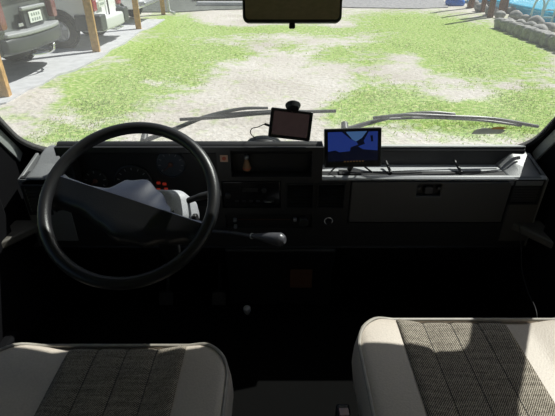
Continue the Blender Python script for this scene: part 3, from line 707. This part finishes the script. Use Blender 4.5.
# instrument binnacle
x0, x1, z0, z1 = h_inst
bm = BM(); box(bm, ((x0 + x1) / 2, F + .05, (z0 + z1) / 2), (x1 - x0, .006, z1 - z0)); ip = obj('instrument_panel', bm, M['black'], dash)
def gauge(px, py, r, mt, ticks, needle=True):
    c = P(px, py, Y=F + .045)
    bm = BM(); lathe(bm, [(r, 0), (r, .006), (r * .93, .008), (r * .92, .003), (r * .1, .003)], 40, Matrix.Translation(c) @ Matrix.Rotation(PI / 2, 4, 'X')); obj('gauge', bm, mt, ip)
    bm = BM()
    for k in range(ticks):
        a = R(215 - 250 * k / (ticks - 1)); vs = box(bm, (0, 0, 0), (.009, .001, .003))
        bmesh.ops.transform(bm, matrix=Matrix.Translation(c + Vector((math.cos(a) * r * .78, -.0055, math.sin(a) * r * .78))) @ Matrix.Rotation(-a, 4, 'Y'), verts=vs)
    obj('gauge_markings', bm, M['tick'], ip)
    if needle:
        bm = BM(); a = R(222); tube(bm, [c + Vector((0, -.008, 0)), c + Vector((math.cos(a) * r * .7, -.008, math.sin(a) * r * .7))], [.003, .001], 6); sph(bm, c + Vector((0, -.008, 0)), (.009, .004, .009), 14, 8); obj('needle', bm, M['needle'], ip)
gauge(134, 182, .068, M['black'], 11); gauge(171, 164, .050, M['gauge2'], 9); gauge(96, 180, .042, M['black'], 7)
for (px, py) in ((158.5, 183), (164.5, 184), (158.5, 189.5), (166, 189)):
    c = P(px, py, Y=F + .042); bm = BM(); box(bm, c, (.014, .005, .010)); obj('warning_light', bm, M['led_red'], ip, bevel=.002)
x0, x1, z0, z1 = h_left
bm = BM(); box(bm, ((x0 + x1) / 2, F + .04, (z0 + z1) / 2), (x1 - x0, .006, z1 - z0)); sp = obj('switch_panel', bm, M['black'], dash)
for k in range(4):
    bm = BM(); box(bm, ((x0 + x1) / 2, F + .032, z0 + (z1 - z0) * (k + .5) / 4), (x1 - x0 - .008, .014, (z1 - z0) / 4 - .008), Euler((R(8), 0, 0))); obj('switch', bm, M['dash'], sp, bevel=.003)
# tray, radio
x0, x1, z0, z1 = h_tray
bm = BM(); box(bm, ((x0 + x1) / 2, F + .048, (z0 + z1) / 2), (x1 - x0, .006, z1 - z0)); obj('centre_tray', bm, M['black'], dash)
x0, x1, z0, z1 = h_radio
bm = BM(); box(bm, ((x0 + x1) / 2, F + .025, (z0 + z1) / 2), (x1 - x0 - .004, .05, z1 - z0 - .004)); rd = obj('radio', bm, M['black_gloss'], dash, bevel=.004)
for px, py, r in ((228, 195, .011), (264, 190, .009)):
    c = P(px, py, Y=F); bm = BM(); cyl(bm, c + Vector((0, .0, 0)), c + Vector((0, -.012, 0)), r, r * .85, 20); obj('radio_knob', bm, M['dash'], rd, bevel=.001)
for k in range(6):
    c = P(237 + k * 7, 201, Y=F); bm = BM(); box(bm, c, (.014, .006, .007)); obj('radio_button', bm, M['dash'], rd, bevel=.0015)
c = P(268, 202, Y=F - .003); bm = BM(); box(bm, c, (.024, .002, .0035)); obj('radio_display', bm, M['tick'], rd)
x0_, z_ = fz(236, 189); bm = BM(); box(bm, P(250, 190, Y=F - .001), (.055, .003, .014)); obj('cassette_slot', bm, M['black'], rd)
# heater controls
x0, x1, z0, z1 = h_heat
bm = BM(); box(bm, ((x0 + x1) / 2, F + .02, (z0 + z1) / 2), (x1 - x0, .02, z1 - z0)); hp = obj('heater_panel', bm, M['black'], dash)
for py in (219.5, 225):
    bm = BM(); box(bm, P(264, py, Y=F + .008), (.19, .002, .0018)); obj('slider_slot', bm, M['needle'] if py < 221 else M['dash'], hp)
for px, py in ((295, 219.5), (235, 220), (235.5, 226.5)):
    bm = BM(); box(bm, P(px, py, Y=F - .001), (.012, .018, .011)); obj('slider_knob', bm, M['charm_top'] if px > 290 else M['dash_mid'], hp, bevel=.003)
def knob(px, py, r, mt, nm, par):
    c = P(px, py, Y=F); bm = BM(); cyl(bm, c + Vector((0, .01, 0)), c + Vector((0, -.016, 0)), r, r * .85, 24); return obj(nm, bm, mt, par, bevel=.002)
knob(303.5, 221, .020, M['dash'], 'fan_knob', dash)
lg = knob(328.5, 221, .012, M['black'], 'cigar_lighter', dash)
c = P(328.5, 221, Y=F - .014); bm = BM(); tube(bm, [c + Vector((.014 * math.cos(a), 0, .014 * math.sin(a))) for a in [2 * PI * k / 28 for k in range(28)]], .0016, 8, closed=True); obj('lighter_ring', bm, M['ringw'], lg)
# lower edge strip and knee panel
x0, z0 = fz(225, 247)
bm = BM(); prism(bm, [(F - .01, ZB + .004), (F + .02, ZB + .01), (1.62, ZB - .14), (1.66, .58), (1.60, .58), (1.50, ZB - .16), (F + .0, ZB - .008)], lambda u, v, d: Vector((d, u, v)), XL - .03, XR + .03)
obj('knee_panel', bm, M['black'], dash, bevel=.004)
bm = BM(); prism(bm, [(F - .012, ZB - .01), (F + .02, ZB + .006), (1.6, .80), (1.62, .5), (1.42, .5), (1.40, .70)], lambda u, v, d: Vector((d, u, v)), -.2, .22)
obj('centre_console', bm, M['black'], dash, bevel=.01)
# column shroud under the instruments, part of the dashboard
WC = Vector((-.359, .936, 1.282)); EL = R(52)
NW = Vector((0, -math.cos(EL), math.sin(EL)))      # towards the driver
COLX = .03
ca = WC - NW * .035 + Vector((.03, 0, 0)); cb = WC - NW * .50 + Vector((.03, 0, 0))
rot_w = Matrix((Vector((1, 0, 0)), Vector((0, math.sin(EL), math.cos(EL))), NW)).transposed()   # local u, v, w
def wl(u, v, w): return WC + rot_w @ Vector((u, v, w))
bm = BM()
secs = []
for (w, hx, hy, cx, cy) in ((-.045, .045, .036, .045, .012), (-.075, .066, .046, .058, .014), (-.14, .076, .050, .062, .015), (-.20, .076, .050, .058, .014), (-.25, .070, .046, .050, .014)):
    secs.append([wl(cx + u, cy + v, w) for u, v in rrect(hx, hy, .028, 6)])
loft(bm, secs); cs = obj('column_shroud', bm, M['column'], dash, bevel=.004, ang=50)
bm = BM(); cyl(bm, wl(.03, .0, -.24), wl(.0, .0, -.46), .035, .03, 24); obj('column_tube', bm, M['black'], cs)
bm = BM(); cyl(bm, wl(.105, -.01, -.13), wl(.145, -.005, -.125), .022, .018, 20); obj('ignition_lock', bm, M['black'], cs, bevel=.002)
bm = BM(); prism(bm, rrect(.022, .035, .008, 4, .075, -.01), lambda u, v, d: wl(u, v, d), -.078, -.05); obj('switch_housing', bm, M['black'], cs, bevel=.004)
# stalks
for pts, r in (([wl(.07, .0, -.085), wl(.12, .03, -.08), wl(.17, .045, -.075), wl(.21, .05, -.07)], [.006, .008, .010, .009]), ([wl(.0, .0, -.085), wl(-.09, .03, -.085), wl(-.15, .04, -.08), wl(-.19, .045, -.08)], [.006, .007, .009, .008])):
    cp_ = cr(pts, 6); n = len(cp_); rr = [r[min(3, int(i / n * 4))] for i in range(n)]
    bm = BM(); tube(bm, cp_, rr, 12); obj('column_stalk', bm, M['black'], cs)

# steering wheel ---------------------------------------------------------------
sw = thing('steering_wheel', 'large black two-spoke steering wheel in front of the instruments', 'steering wheel', WC)
sw.rotation_euler = rot_w.to_euler()
RR = .2045
bm = BM(); tube(bm, [(RR * math.cos(a), RR * math.sin(a), 0) for a in [2 * PI * k / 96 for k in range(96)]], .0152, 18, closed=True)
obj('rim', bm, M['rim'], sw)
th = R(-19)
def rid(a, b): return (a * math.cos(th) - b * math.sin(th), a * math.sin(th) + b * math.cos(th))
def itp(x, T):
    for (x0, y0), (x1, y1) in zip(T, T[1:]):
        if x <= x1:
            t = max(0, (x - x0) / (x1 - x0)); t = t * t * (3 - 2 * t); return y0 + (y1 - y0) * t
    return T[-1][1]
UPT = [(-.205, .018), (-.17, .006), (-.11, .003), (-.085, .010), (-.05, .060), (.0, .076), (.045, .056), (.085, .026), (.105, .004), (.16, .003), (.205, .02)]
LOT = [(-.205, -.085), (-.17, -.066), (-.11, -.066), (-.05, -.085), (0, -.10), (.06, -.092), (.12, -.064), (.17, -.045), (.205, -.06)]
RZ = [(-.205, .004), (-.15, .006), (0, .008), (.15, .006), (.205, .004)]
def spoke(side):
    bm = BM(); rows = []; N = 64
    for i in range(N + 1):
        a = -.198 + .396 * i / N; up = itp(a, UPT); lo = itp(a, LOT); z = itp(a, RZ); off = 0
        row = []
        if side == 'up': bs = [0, .12, .3, .5, .7, .85, .95, 1.0]
        else: bs = [0, .1, .3, .55, .8, .93, 1.0]
        for b in bs:
            if side == 'up':
                bb = off + up * b; zz = z - .046 * (b ** 1.25) * min(1, up / .03) 
            else:
                bb = off + (lo - off) * b; zz = z - .016 * b - .022 * max(0, (b - .85) / .15) ** 2
            x, y = rid(a, bb); 
            r = math.hypot(x, y)
            if r > .2: x *= .2 / r; y *= .2 / r
            row.append((x, y, zz))
        rows.append(row)
    top = [[bm.verts.new(p) for p in r] for r in rows]; bot = [[bm.verts.new((p[0] * .99, p[1] * .99, min(p[2], 0) - .018)) for p in r] for r in rows]
    n = len(rows[0])
    for L in (top, bot):
        for i in range(N):
            for k in range(n - 1): bm.faces.new((L[i][k], L[i + 1][k], L[i + 1][k + 1], L[i][k + 1]))
    for i in range(N):
        for k in (0, n - 1): bm.faces.new((top[i][k], top[i + 1][k], bot[i + 1][k], bot[i][k]))
    for i in (0, N):
        for k in range(n - 1): bm.faces.new((top[i][k], top[i][k + 1], bot[i][k + 1], bot[i][k]))
    return bm
obj('hub_cover', spoke('up'), M['pad'], sw, ang=60)
obj('spoke', spoke('lo'), M['rim'], sw, ang=60)
bm = BM(); cyl(bm, (.005, -.025, -.10), (.005, -.025, -.02), .04, .03, 28); obj('hub', bm, M['black'], sw)

# gear lever from the dash
gl_ = thing('gear_lever', 'dash-mounted gear lever with a grey rounded knob', 'gear lever', P(212, 231, Y=F))
o0 = gl_.location
def rel(p): return Vector(p) - Vector(o0)
p1, p2, p3 = rel(P(233, 233, Y=1.30)), rel(P(252, 236, Y=1.25)), rel(P(268, 237, Y=1.225))
bm = BM(); tube(bm, cr([(0, .0, 0), p1, p2]), .006, 12); obj('shaft', bm, M['lever_knob'], gl_)
bm = BM(); k_ = cr([p2, p2.lerp(rel(P(284, 239, Y=1.20)), .35), p2.lerp(rel(P(284, 240, Y=1.20)), .75), rel(P(285, 240, Y=1.20))], 6); n = len(k_)
tube(bm, k_, [.0085 + .0145 * math.sin(min(1, i / (n - 1) * 1.15) * PI / 2) ** 1.5 * (1 if i < n - 3 else (.85, .6, .25)[i - n + 3]) for i in range(n)], 18); obj('knob', bm, M['lever_knob'], gl_)
bm = BM(); d_ = (p2 - p1).normalized(); cyl(bm, p2 - d_ * .002, p2 + d_ * .003, .0105, None, 18); obj('collar', bm, M['ringw'], gl_)

# ================================================================= SEATS
def dens(pts, st=.02):
    out = []
    for a, b in zip(pts, pts[1:] + pts[:1]):
        n = max(1, int(math.dist(a, b) / st))
        out += [(a[0] + (b[0] - a[0]) * k / n, a[1] + (b[1] - a[1]) * k / n) for k in range(n)]
    return out
def seat(name, label, x0, x1, yf, zt, off):
    """cushion of a cab seat; front edge at yf"""
    cx = (x0 + x1) / 2; w = (x1 - x0) / 2; L = .54; cy = yf - L / 2
    s = thing(name, label, 'seat', (cx, cy, .5), group='front seats of the cab')
    H = zt - .5
    def crown(u, v): # top surface height over plan
        e = max(abs(u) / w, abs(v) / (L / 2))
        side = max(0, (abs(u) / w - .42) / .58)
        rim_ = max(0, (e - .93) / .07)
        fr = max(0, (v / (L / 2) - .75) / .25)
        return H - .012 + .020 * math.sin(min(1, side) * PI * .62) - .014 * rim_ ** 2 - .006 * fr ** 2
    def body(bm, r0):
        n = 10
        outl = dens(rrect(w, L / 2, r0, n))
        rings = []
        for f in (0, .1, .2, .3, .36, .42, .46, .5, .54, .6, .66, .72, .78, .84, .88, .92, .95, .98, 1.0):
            rings.append([bm.verts.new((u * f, v * f, crown(u * f, v * f))) for u, v in outl])
        for (g, dz) in ((1.008, -.012), (1.016, -.03), (1.02, -.07), (1.0, -.12), (.97, -.14)):
            rings.append([bm.verts.new((u * g, v * g, H - .006 + dz)) for u, v in outl])
        k_ = len(outl)
        for a, b in zip(rings[1:], rings[2:]):
            for k in range(k_): bm.faces.new((a[k], a[(k + 1) % k_], b[(k + 1) % k_], b[k]))
        c = bm.verts.new((0, 0, crown(0, 0)))
        for k in range(k_): bm.faces.new((c, rings[1][k], rings[1][(k + 1) % k_]))
        bm.faces.new(rings[-1]); bmesh.ops.delete(bm, geom=rings[0], context='VERTS')
    bm = BM(); body(bm, .105); cu = obj('cushion', bm, M['vinyl'], s, ang=70)
    # fabric centre panel, slightly narrower at the back
    bm = BM(); NX, NY = 24, 30; G = []
    for j in range(NY + 1):
        v = -L / 2 + .02 + (L - .024) * j / NY; hw = .142 ; row = []
        for i in range(NX + 1):
            t = i / NX * 2 - 1; u = t * hw + off
            groove = sum(.004 * math.exp(-((t - g) / .03) ** 2) for g in (-.5, 0, .5))
            row.append(bm.verts.new((u, v, crown(u, v) + .007 - groove - .005 * max(0, abs(t) - .96) / .04)))
        G.append(row)
    for j in range(NY):
        for i in range(NX): bm.faces.new((G[j][i], G[j][i + 1], G[j + 1][i + 1], G[j + 1][i]))
    fb = obj('fabric_panel', bm, M['tweed'], s, ang=70)
    so = fb.modifiers.new('s', 'SOLIDIFY'); so.thickness = .006; so.offset = -1
    for g in (-.5, 0, .5):
        bm = BM(); tube(bm, [(g * .142 + off, -L / 2 + .02 + (L - .024) * j / NY, crown(g * w * .46, -L / 2 + .02 + (L - .024) * j / NY) + .0035) for j in range(NY + 1)], .0012, 6); obj('seam', bm, M['seam'], fb)
    bm = BM(); tube(bm, [(u * .985, v * .985, crown(u * .985, v * .985) + .001) for u, v in rrect(w, L / 2, .105, 12)], .0045, 8, closed=True); obj('piping', bm, M['piping'], s)
    bm = BM(); prism(bm, rrect(w * .8, L * .42, .04, 5), lambda u, v, d: Vector((u, v, d)), .0, H - .12); obj('base', bm, M['black'], s, bevel=.01)
    # backrest
    bm = BM(); secs = []
    for k in range(11):
        t = k / 10; z = H - .03 + .60 * t; y = -L / 2 + .03 - .17 * t; ww = w * (.94 - .10 * t ** 2) * (1 if k < 10 else .93); th_ = .06 - .02 * t
        secs.append([Vector((u, y + v, z)) for u, v in rrect(ww, th_, th_ * .8, 5)])
    loft(bm, secs); bk = obj('backrest', bm, M['vinyl'], s, ang=60)
    bm = BM(); prism(bm, [(-w * .5, H + .03), (w * .5, H + .03), (w * .44, H + .50), (-w * .44, H + .50)], lambda u, v, d: Vector((u, -L / 2 + .03 - .17 * (v - H + .03) / .6 + d, v)), .035, .067); obj('backrest_panel', bm, M['tweed'], bk, bevel=.006)
    return s
dt = P(100, 344.5, Y=.757); print('driver seat z', dt.z)
seat('driver_seat', 'beige and grey tweed driver seat behind the steering wheel', -.685, -.108, .765, .985, .036)
seat('passenger_seat', 'beige and grey tweed passenger seat with sun across its cushion', .192, .825, .852, .985, -.062)

# ================================================================= LOOSE THINGS IN THE CAB
# rear-view mirror
mr_ = thing('rear_view_mirror', 'black rear-view mirror hanging at the top of the windscreen', 'mirror', (.033, 1.075, 1.703), rot=(R(-14), 0, 0))
bm = BM(); prism(bm, rrect(.111, .038, .013, 6), lambda u, v, d: Vector((u, d, v)), -.004, .022); obj('housing', bm, M['black'], mr_, bevel=.004, seg=3)
bm = BM(); prism(bm, rrect(.105, .032, .009, 6), lambda u, v, d: Vector((u, d, v)), -.0062, -.0045)
M['mirror'] = mat('mirror_glass', (.55, .5, .48), .03, metal=1, var=.01); obj('mirror_glass', bm, M['mirror'], mr_)
bm = BM(); box(bm, (.0, .006, -.044), (.014, .012, .012)); obj('dip_lever', bm, M['black'], mr_, bevel=.003)
bm = BM(); tube(bm, cr([(0, .02, .02), (0, .05, .06), (0, .055, .11)]), .007, 10); obj('mirror_stem', bm, M['black'], mr_)

# satnav on suction mount
q = P(290.5, 124.5, Y=1.375)
nav = thing('sat_nav', 'small grey-screened navigator tilted on its windscreen mount', 'navigator', q, rot=(R(-22), R(6), R(-3)))
bm = BM(); prism(bm, rrect(.0685, .0475, .006, 5), lambda u, v, d: Vector((u, d, v)), -.008, .010); obj('case', bm, M['screen_frame'], nav, bevel=.003)
bm = BM(); prism(bm, rrect(.0575, .0375, .002, 3), lambda u, v, d: Vector((u, d, v)), -.0092, -.0078); obj('screen', bm, M['gps_screen'], nav)
def wsd(px, py, off=0):
    # point on windscreen plane
    d = P(px, py, t=1.0) - CAM; n = Vector((0, SZ, -SY)); t = ((W0 - CAM).dot(n) + off) / d.dot(n); return CAM + d * t
sc_ = wsd(293, 105, -.006)
bpy.context.view_layer.update()
inv = (Matrix.Translation(q) @ Euler((R(-22), R(6), R(-3))).to_matrix().to_4x4()).inverted()
nrm = Vector((0, SZ, -SY)); a_ = inv @ sc_; b_ = inv @ (sc_ - nrm * .018)
bm = BM(); cyl(bm, a_, b_, .026, .018, 24); obj('suction_cup', bm, M['black'], nav, bevel=.003)
bm = BM(); tube(bm, cr([b_, b_.lerp(Vector((.0, .01, .02)), .5) + Vector((0, .01, .01)), (.0, .012, .02)]), .008, 10); obj('mount_arm', bm, M['black'], nav)
# power cable
ce = inv @ P(245, 137.5, Y=1.40); pts = [(-.068, .0, -.012), (-.082, -.0, -.008), inv @ P(258, 127, Y=1.38), inv @ P(252, 128.5, Y=1.385), inv @ P(250.5, 133, Y=1.39), inv @ P(255, 138, Y=1.41), inv @ P(262, 142, Y=1.44)]
bm = BM(); tube(bm, cr(pts), .0016, 8); cyl(bm, (-.066, 0, -.012), (-.084, 0, -.008), .004); obj('power_cable', bm, M['cable'], nav)
# rubber pad / dash mount on top of the hood
q = P(264, 146, Y=1.42)
bm = BM(); lathe(bm, [(.062, 0), (.062, .008), (.050, .020), (.030, .028), (.004, .031)], 36)
o = obj('phone_pad', bm, M['black']); zz = ZT - .020; o.location = (q.x, 1.425, zz); o.rotation_euler = (R(-13), 0, 0); o.name = 'rubber_dome_mount'
tag(o, 'low black rubber dome on the dash top, left of the navigator', 'mount')

# monitor on the shelf
q = P(352.5, 147.5, Y=1.375)
mon = thing('monitor', 'black reversing monitor on the shelf showing a blue picture', 'monitor', q, rot=(R(-18), R(-2), R(0)))
bm = BM(); prism(bm, rrect(.0945, .064, .004, 4), lambda u, v, d: Vector((u, d, v)), -.010, .012); obj('case', bm, M['screen_frame'], mon, bevel=.003)
mw, mh = .083, .050
bm = BM(); prism(bm, [(-mw, -mh + .006), (mw, -mh + .006), (mw, mh + .004), (-mw, mh + .004)], lambda u, v, d: Vector((u, d, v)), -.0112, -.0098); sc = obj('screen', bm, M['pic_dark'], mon)
def pic(poly, m, d, nm='screen_image'):
    bm = BM(); prism(bm, [(u * mw, v * mh + .004) for u, v in poly], lambda u, v, dd: Vector((u, dd, v)), d, d + .0003); return obj(nm, bm, M[m], sc, sm=False)
pic([(-1, .98), (-.3, .98), (-.1, .5), (.15, .28), (.2, .12), (-.1, -.05), (-.12, -.3), (-.55, -.35), (-.7, -.22), (-1, -.3)], 'pic_blue', -.0116)
pic([(-.28, .98), (.55, .98), (.35, .55), (.12, .32), (-.12, .55)], 'pic_light', -.0118)
pic([(-.45, .98), (-.30, .98), (-.05, .52), (-.12, .52)], 'pic_dark', -.0121)
pic([(.62, .95), (.98, .95), (.98, -.1), (.75, .0), (.5, .1), (.42, .35)], 'pic_blue', -.0116)
pic([(.55, .2), (.98, -.1), (.98, -.3), (.4, -.2), (.2, .0)], 'pic_blue', -.0119)
pic([(.68, .7), (.78, .7), (.80, .3), (.72, .3)], 'pic_dark', -.0122)
for k in range(7): pic([(-.36 + k * .12, -1.02), (-.29 + k * .12, -1.02), (-.29 + k * .12, -.94), (-.36 + k * .12, -.94)], 'pic_amber', -.0122, 'button_light')
zm = ZS + .004
inv2 = (Matrix.Translation(q) @ Euler((R(-18), R(-2), 0)).to_matrix().to_4x4()).inverted()
ft = inv2 @ Vector((q.x, 1.385, zm))
bm = BM(); tube(bm, [Vector((0, .004, -.055)), ft + Vector((0, 0, .012))], .009, 10); mm = box(bm, (0, 0, 0), (.075, .035, .007)); bmesh.ops.transform(bm, matrix=Matrix.Translation(ft) @ Euler((R(18), R(2), 0)).to_matrix().to_4x4(), verts=mm)
for s in (-1, 1): tube(bm, cr([Vector((s * .03, .004, -.055)), ft + Vector((s * .05, -.005, .02)), ft + Vector((s * .075, -.02, .0))]), .003, 8)
obj('stand', bm, M['black'], mon)
# pegs on the shelf
for (a, b, l) in (((386, 162), (391, 173), 'short dark peg standing on the shelf beside the monitor'), ((454.5, 161), (461.5, 172.5), 'short dark peg lying across the middle of the shelf')):
    p0 = P(a[0], a[1], Y=1.435); p1_ = P(b[0], b[1], Z=ZS + .006)
    p0.z = max(p0.z, ZS + .006); bm = BM(); tube(bm, [p0 - p1_, Vector((0, 0, 0))], [.0055, .0045], 10); sph(bm, p0 - p1_, (.006, .006, .006), 12, 8)
    o = obj('peg', bm, M['black']); o.location = p1_; tag(o, l, 'peg', 'pegs on the shelf')
# pen like thing on the shelf back ledge, and a flat object left of the first peg
# sticker and charm on the centre tray
q = P(224, 158.5, Y=F - .0012)
st = thing('sticker', 'small square cream sticker with a red mark on the dash face', 'sticker', q)
bm = BM(); box(bm, (0, 0, 0), (.026, .0012, .024)); obj('label', bm, M['sticker'], st)
bm = BM(); lathe(bm, [(.007, 0), (.007, .0006)], 20, Matrix.Translation((0, -.0006, 0)) @ Matrix.Rotation(PI / 2, 4, 'X')); obj('red_mark', bm, M['sticker_red'], st)
q = P(246.5, 159, Y=F + .028)
ch = thing('hanging_charm', 'small orange bottle-shaped charm hanging in the centre tray', 'charm', q)
bm = BM(); lathe(bm, [(.002, -.042), (.012, -.041), (.0145, -.034), (.013, -.024), (.008, -.010), (.007, -.002), (.002, 0)], 20); obj('charm_body', bm, M['charm'], ch)
bm = BM(); sph(bm, (0, 0, .006), (.0085, .0085, .009), 16, 10); tube(bm, [(0, 0, .012), (0, .012, .022)], .0012, 6); obj('charm_top', bm, M['charm_top'], ch)
bm = BM(); lathe(bm, [(.0135, -.036), (.0152, -.034), (.0142, -.031)], 20); obj('red_band', bm, M['sticker_red'], ch)
# windscreen sticker bottom right
a = wsd(489, 131, -.004)
stk = thing('windscreen_sticker', 'grey windscreen sticker with an orange corner, lower right', 'sticker', a)
ux = Vector((1, 0, 0)); uy = Vector((0, SY, SZ)); un = nrm
def wp(u, v, d): return ux * u + uy * v + un * d
M['stickgrey'] = mat('sticker_grey', (.6, .62, .55), .5)
bm = BM(); prism(bm, [(-.056, -.018), (.048, -.016), (.056, .004), (.03, .016), (-.03, .018), (-.05, .008)], wp, -.001, .0); obj('label', bm, M['stickgrey'], stk)
bm = BM(); prism(bm, [(.0, .014), (.045, .012), (.054, .020), (.03, .027), (.005, .024)], wp, -.0016, -.0006); obj('orange_print', bm, M['orange'], stk)
# wipers: outside the glass
def wiper(name, label, bl, arm, rad):
    """bl: blade pixel points, arm: arm pixel points; on the windscreen"""
    o0 = wsd(arm[0][0], arm[0][1], .012)
    w = thing(name, label, 'windscreen wiper', o0, group='wipers on the windscreen')
    bp_ = [wsd(x, y, .020) - o0 for x, y in bl]
    bm = BM(); c_ = cr(bp_, 6); tube(bm, c_, .006, 8); obj('blade', bm, M['wiper'], w)
    n = len(bp_)
    bm = BM(); tube(bm, [wsd(x, y, .012) - o0 for x, y in bl], .0035, 6); obj('blade_rubber', bm, M['rubber'], w)
    ap = [wsd(x, y, .038) - o0 for x, y in arm]; ap[0] = Vector((0, 0, 0)) ; k_ = cr(ap, 6)
    bm = BM(); tube(bm, k_, [.0095 - .005 * i / len(k_) for i in range(len(k_))], 8); cyl(bm, (0, 0, 0) , nrm * .03, .014, .012, 16); obj('wiper_arm', bm, M['wiper'], w)
    m0 = bl[0]; m1 = bl[-1]
    bm = BM(); a1 = [wsd(m0[0] * .9 + m1[0] * .1, m0[1] * .9 + m1[1] * .1, .022) - o0, wsd(m0[0] * .68 + m1[0] * .32, (m0[1] * .68 + m1[1] * .32) - 3, .034) - o0, wsd((m0[0] + m1[0]) / 2, (m0[1] + m1[1]) / 2 - 3.5, .036) - o0,
                   wsd(m0[0] * .32 + m1[0] * .68, (m0[1] * .32 + m1[1] * .68) - 3, .034) - o0, wsd(m0[0] * .1 + m1[0] * .9, m0[1] * .1 + m1[1] * .9, .022) - o0]
    tube(bm, cr(a1, 5), .0045, 8); obj('bridge', bm, M['wiper'], w)
wiper('wiper', 'grey windscreen wiper on the driver side, left of the navigator', [(180, 119.5), (225, 117), (262, 113.5), (300, 112), (336, 111)], [(144, 141), (175, 129), (205, 117), (240, 109), (268, 108)], 0)
wiper('wiper', 'grey windscreen wiper on the passenger side, above the shelf', [(373, 118), (405, 115), (450, 116.5), (495, 119), (538, 126.5)], [(345, 130), (372, 122), (400, 115.5), (430, 112.5), (455, 114)], 0)

# pedals and floor items
def pedal(px, py, label, w=.06, h=.07):
    c = P(px, py, Y=1.44); t = thing('pedal', label, 'pedal', c, group='pedals')
    bm = BM(); prism(bm, rrect(w / 2, h / 2, .012, 4), lambda u, v, d: Vector((u, v * .5 + d, v * .86)), -.008, .004); obj('pad', bm, M['dash'], t, bevel=.003)
    bm = BM(); tube(bm, cr([(0, .0, .0), (0, .08, .06), (0, .12, .2)]), .008, 8); obj('pedal_arm', bm, M['black'], t)
pedal(166, 299, 'dark pedal left of the other one, below the steering wheel'); pedal(219, 299, 'dark pedal right of the other one, near the centre tunnel')
q = P(247, 308, Y=1.30)
lv = thing('floor_lever', 'short floor lever with a small grey grip', 'lever', (q.x, q.y, .5))
hgt = q.z - .5; print('lever', q)
bm = BM(); tube(bm, [(0, .05, 0), (0, .02, hgt * .6), (0, 0, hgt - .01)], .007, 10); obj('shaft', bm, M['black'], lv)
bm = BM(); tube(bm, [(0, .004, hgt - .03), (0, 0, hgt - .012), (0, -.003, hgt + .004), (0, -.003, hgt + .012)], [.009, .015, .014, .006], 14); obj('grip', bm, M['knob'], lv)
q = P(301, 278, Y=1.40)
bm = BM(); box(bm, (0, 0, 0), (.09, .012, .095)); o = obj('brown_card', bm, M['orange_panel'], bevel=.002); o.location = (q.x, 1.40, q.z); print('card', q)
tag(o, 'dim brown-orange card standing against the lower console', 'card')
# seat belt buckle and cable
q = P(344, 413, Z=.93); bk = thing('belt_buckle', 'dark belt buckle standing low just left of the passenger seat', 'belt buckle', q)
bm = BM(); box(bm, (0, 0, -.04), (.03, .05, .08)); obj('housing', bm, M['black'], bk, bevel=.005)
bm = BM(); box(bm, (0, .0, .002), (.022, .02, .005)); obj('button', bm, M['browlamp'], bk, bevel=.001)
bm = BM(); tube(bm, [(0, 0, -.07), (0, -.03, q.z * -1 + .5)], .012, 8); obj('stalk', bm, M['black'], bk)
pts = [P(519, 222, Y=1.33), P(521, 245, Y=1.30), P(522, 270, Y=1.20), P(528, 292, Y=1.08), P(537, 316, Y=.95), P(545, 330, Y=.90) - Vector((0, 0, .12))]
bm = BM(); tube(bm, cr(pts), .0016, 8); tag(obj('cable', bm, M['dash']), 'thin dark cable hanging from the right end of the dashboard', 'cable')

# ================================================================= LIGHT
AZ, ELV = 51.5, 52       # degrees right of forward, elevation
sd = bpy.data.lights.new('sun', 'SUN'); sd.energy = 5.8; sd.angle = R(.55); sd.color = (1, .97, .92)
so = bpy.data.objects.new('sun', sd); col.objects.link(so)
dv = Vector((math.sin(R(AZ)) * math.cos(R(ELV)), math.cos(R(AZ)) * math.cos(R(ELV)), math.sin(R(ELV))))
so.rotation_euler = dv.to_track_quat('Z', 'Y').to_euler(); so.location = dv * 20
w = bpy.data.worlds.new('world'); scene.world = w; w.use_nodes = True; nt = w.node_tree
sk = nt.nodes.new('ShaderNodeTexSky'); sk.sky_type = 'NISHITA'; sk.sun_disc = False; sk.sun_elevation = R(ELV); sk.sun_rotation = R(AZ); sk.air_density = 1; sk.dust_density = 2
bg = nt.nodes['Background']; nt.links.new(sk.outputs[0], bg.inputs['Color']); bg.inputs['Strength'].default_value = .06
scene.view_settings.exposure = .0
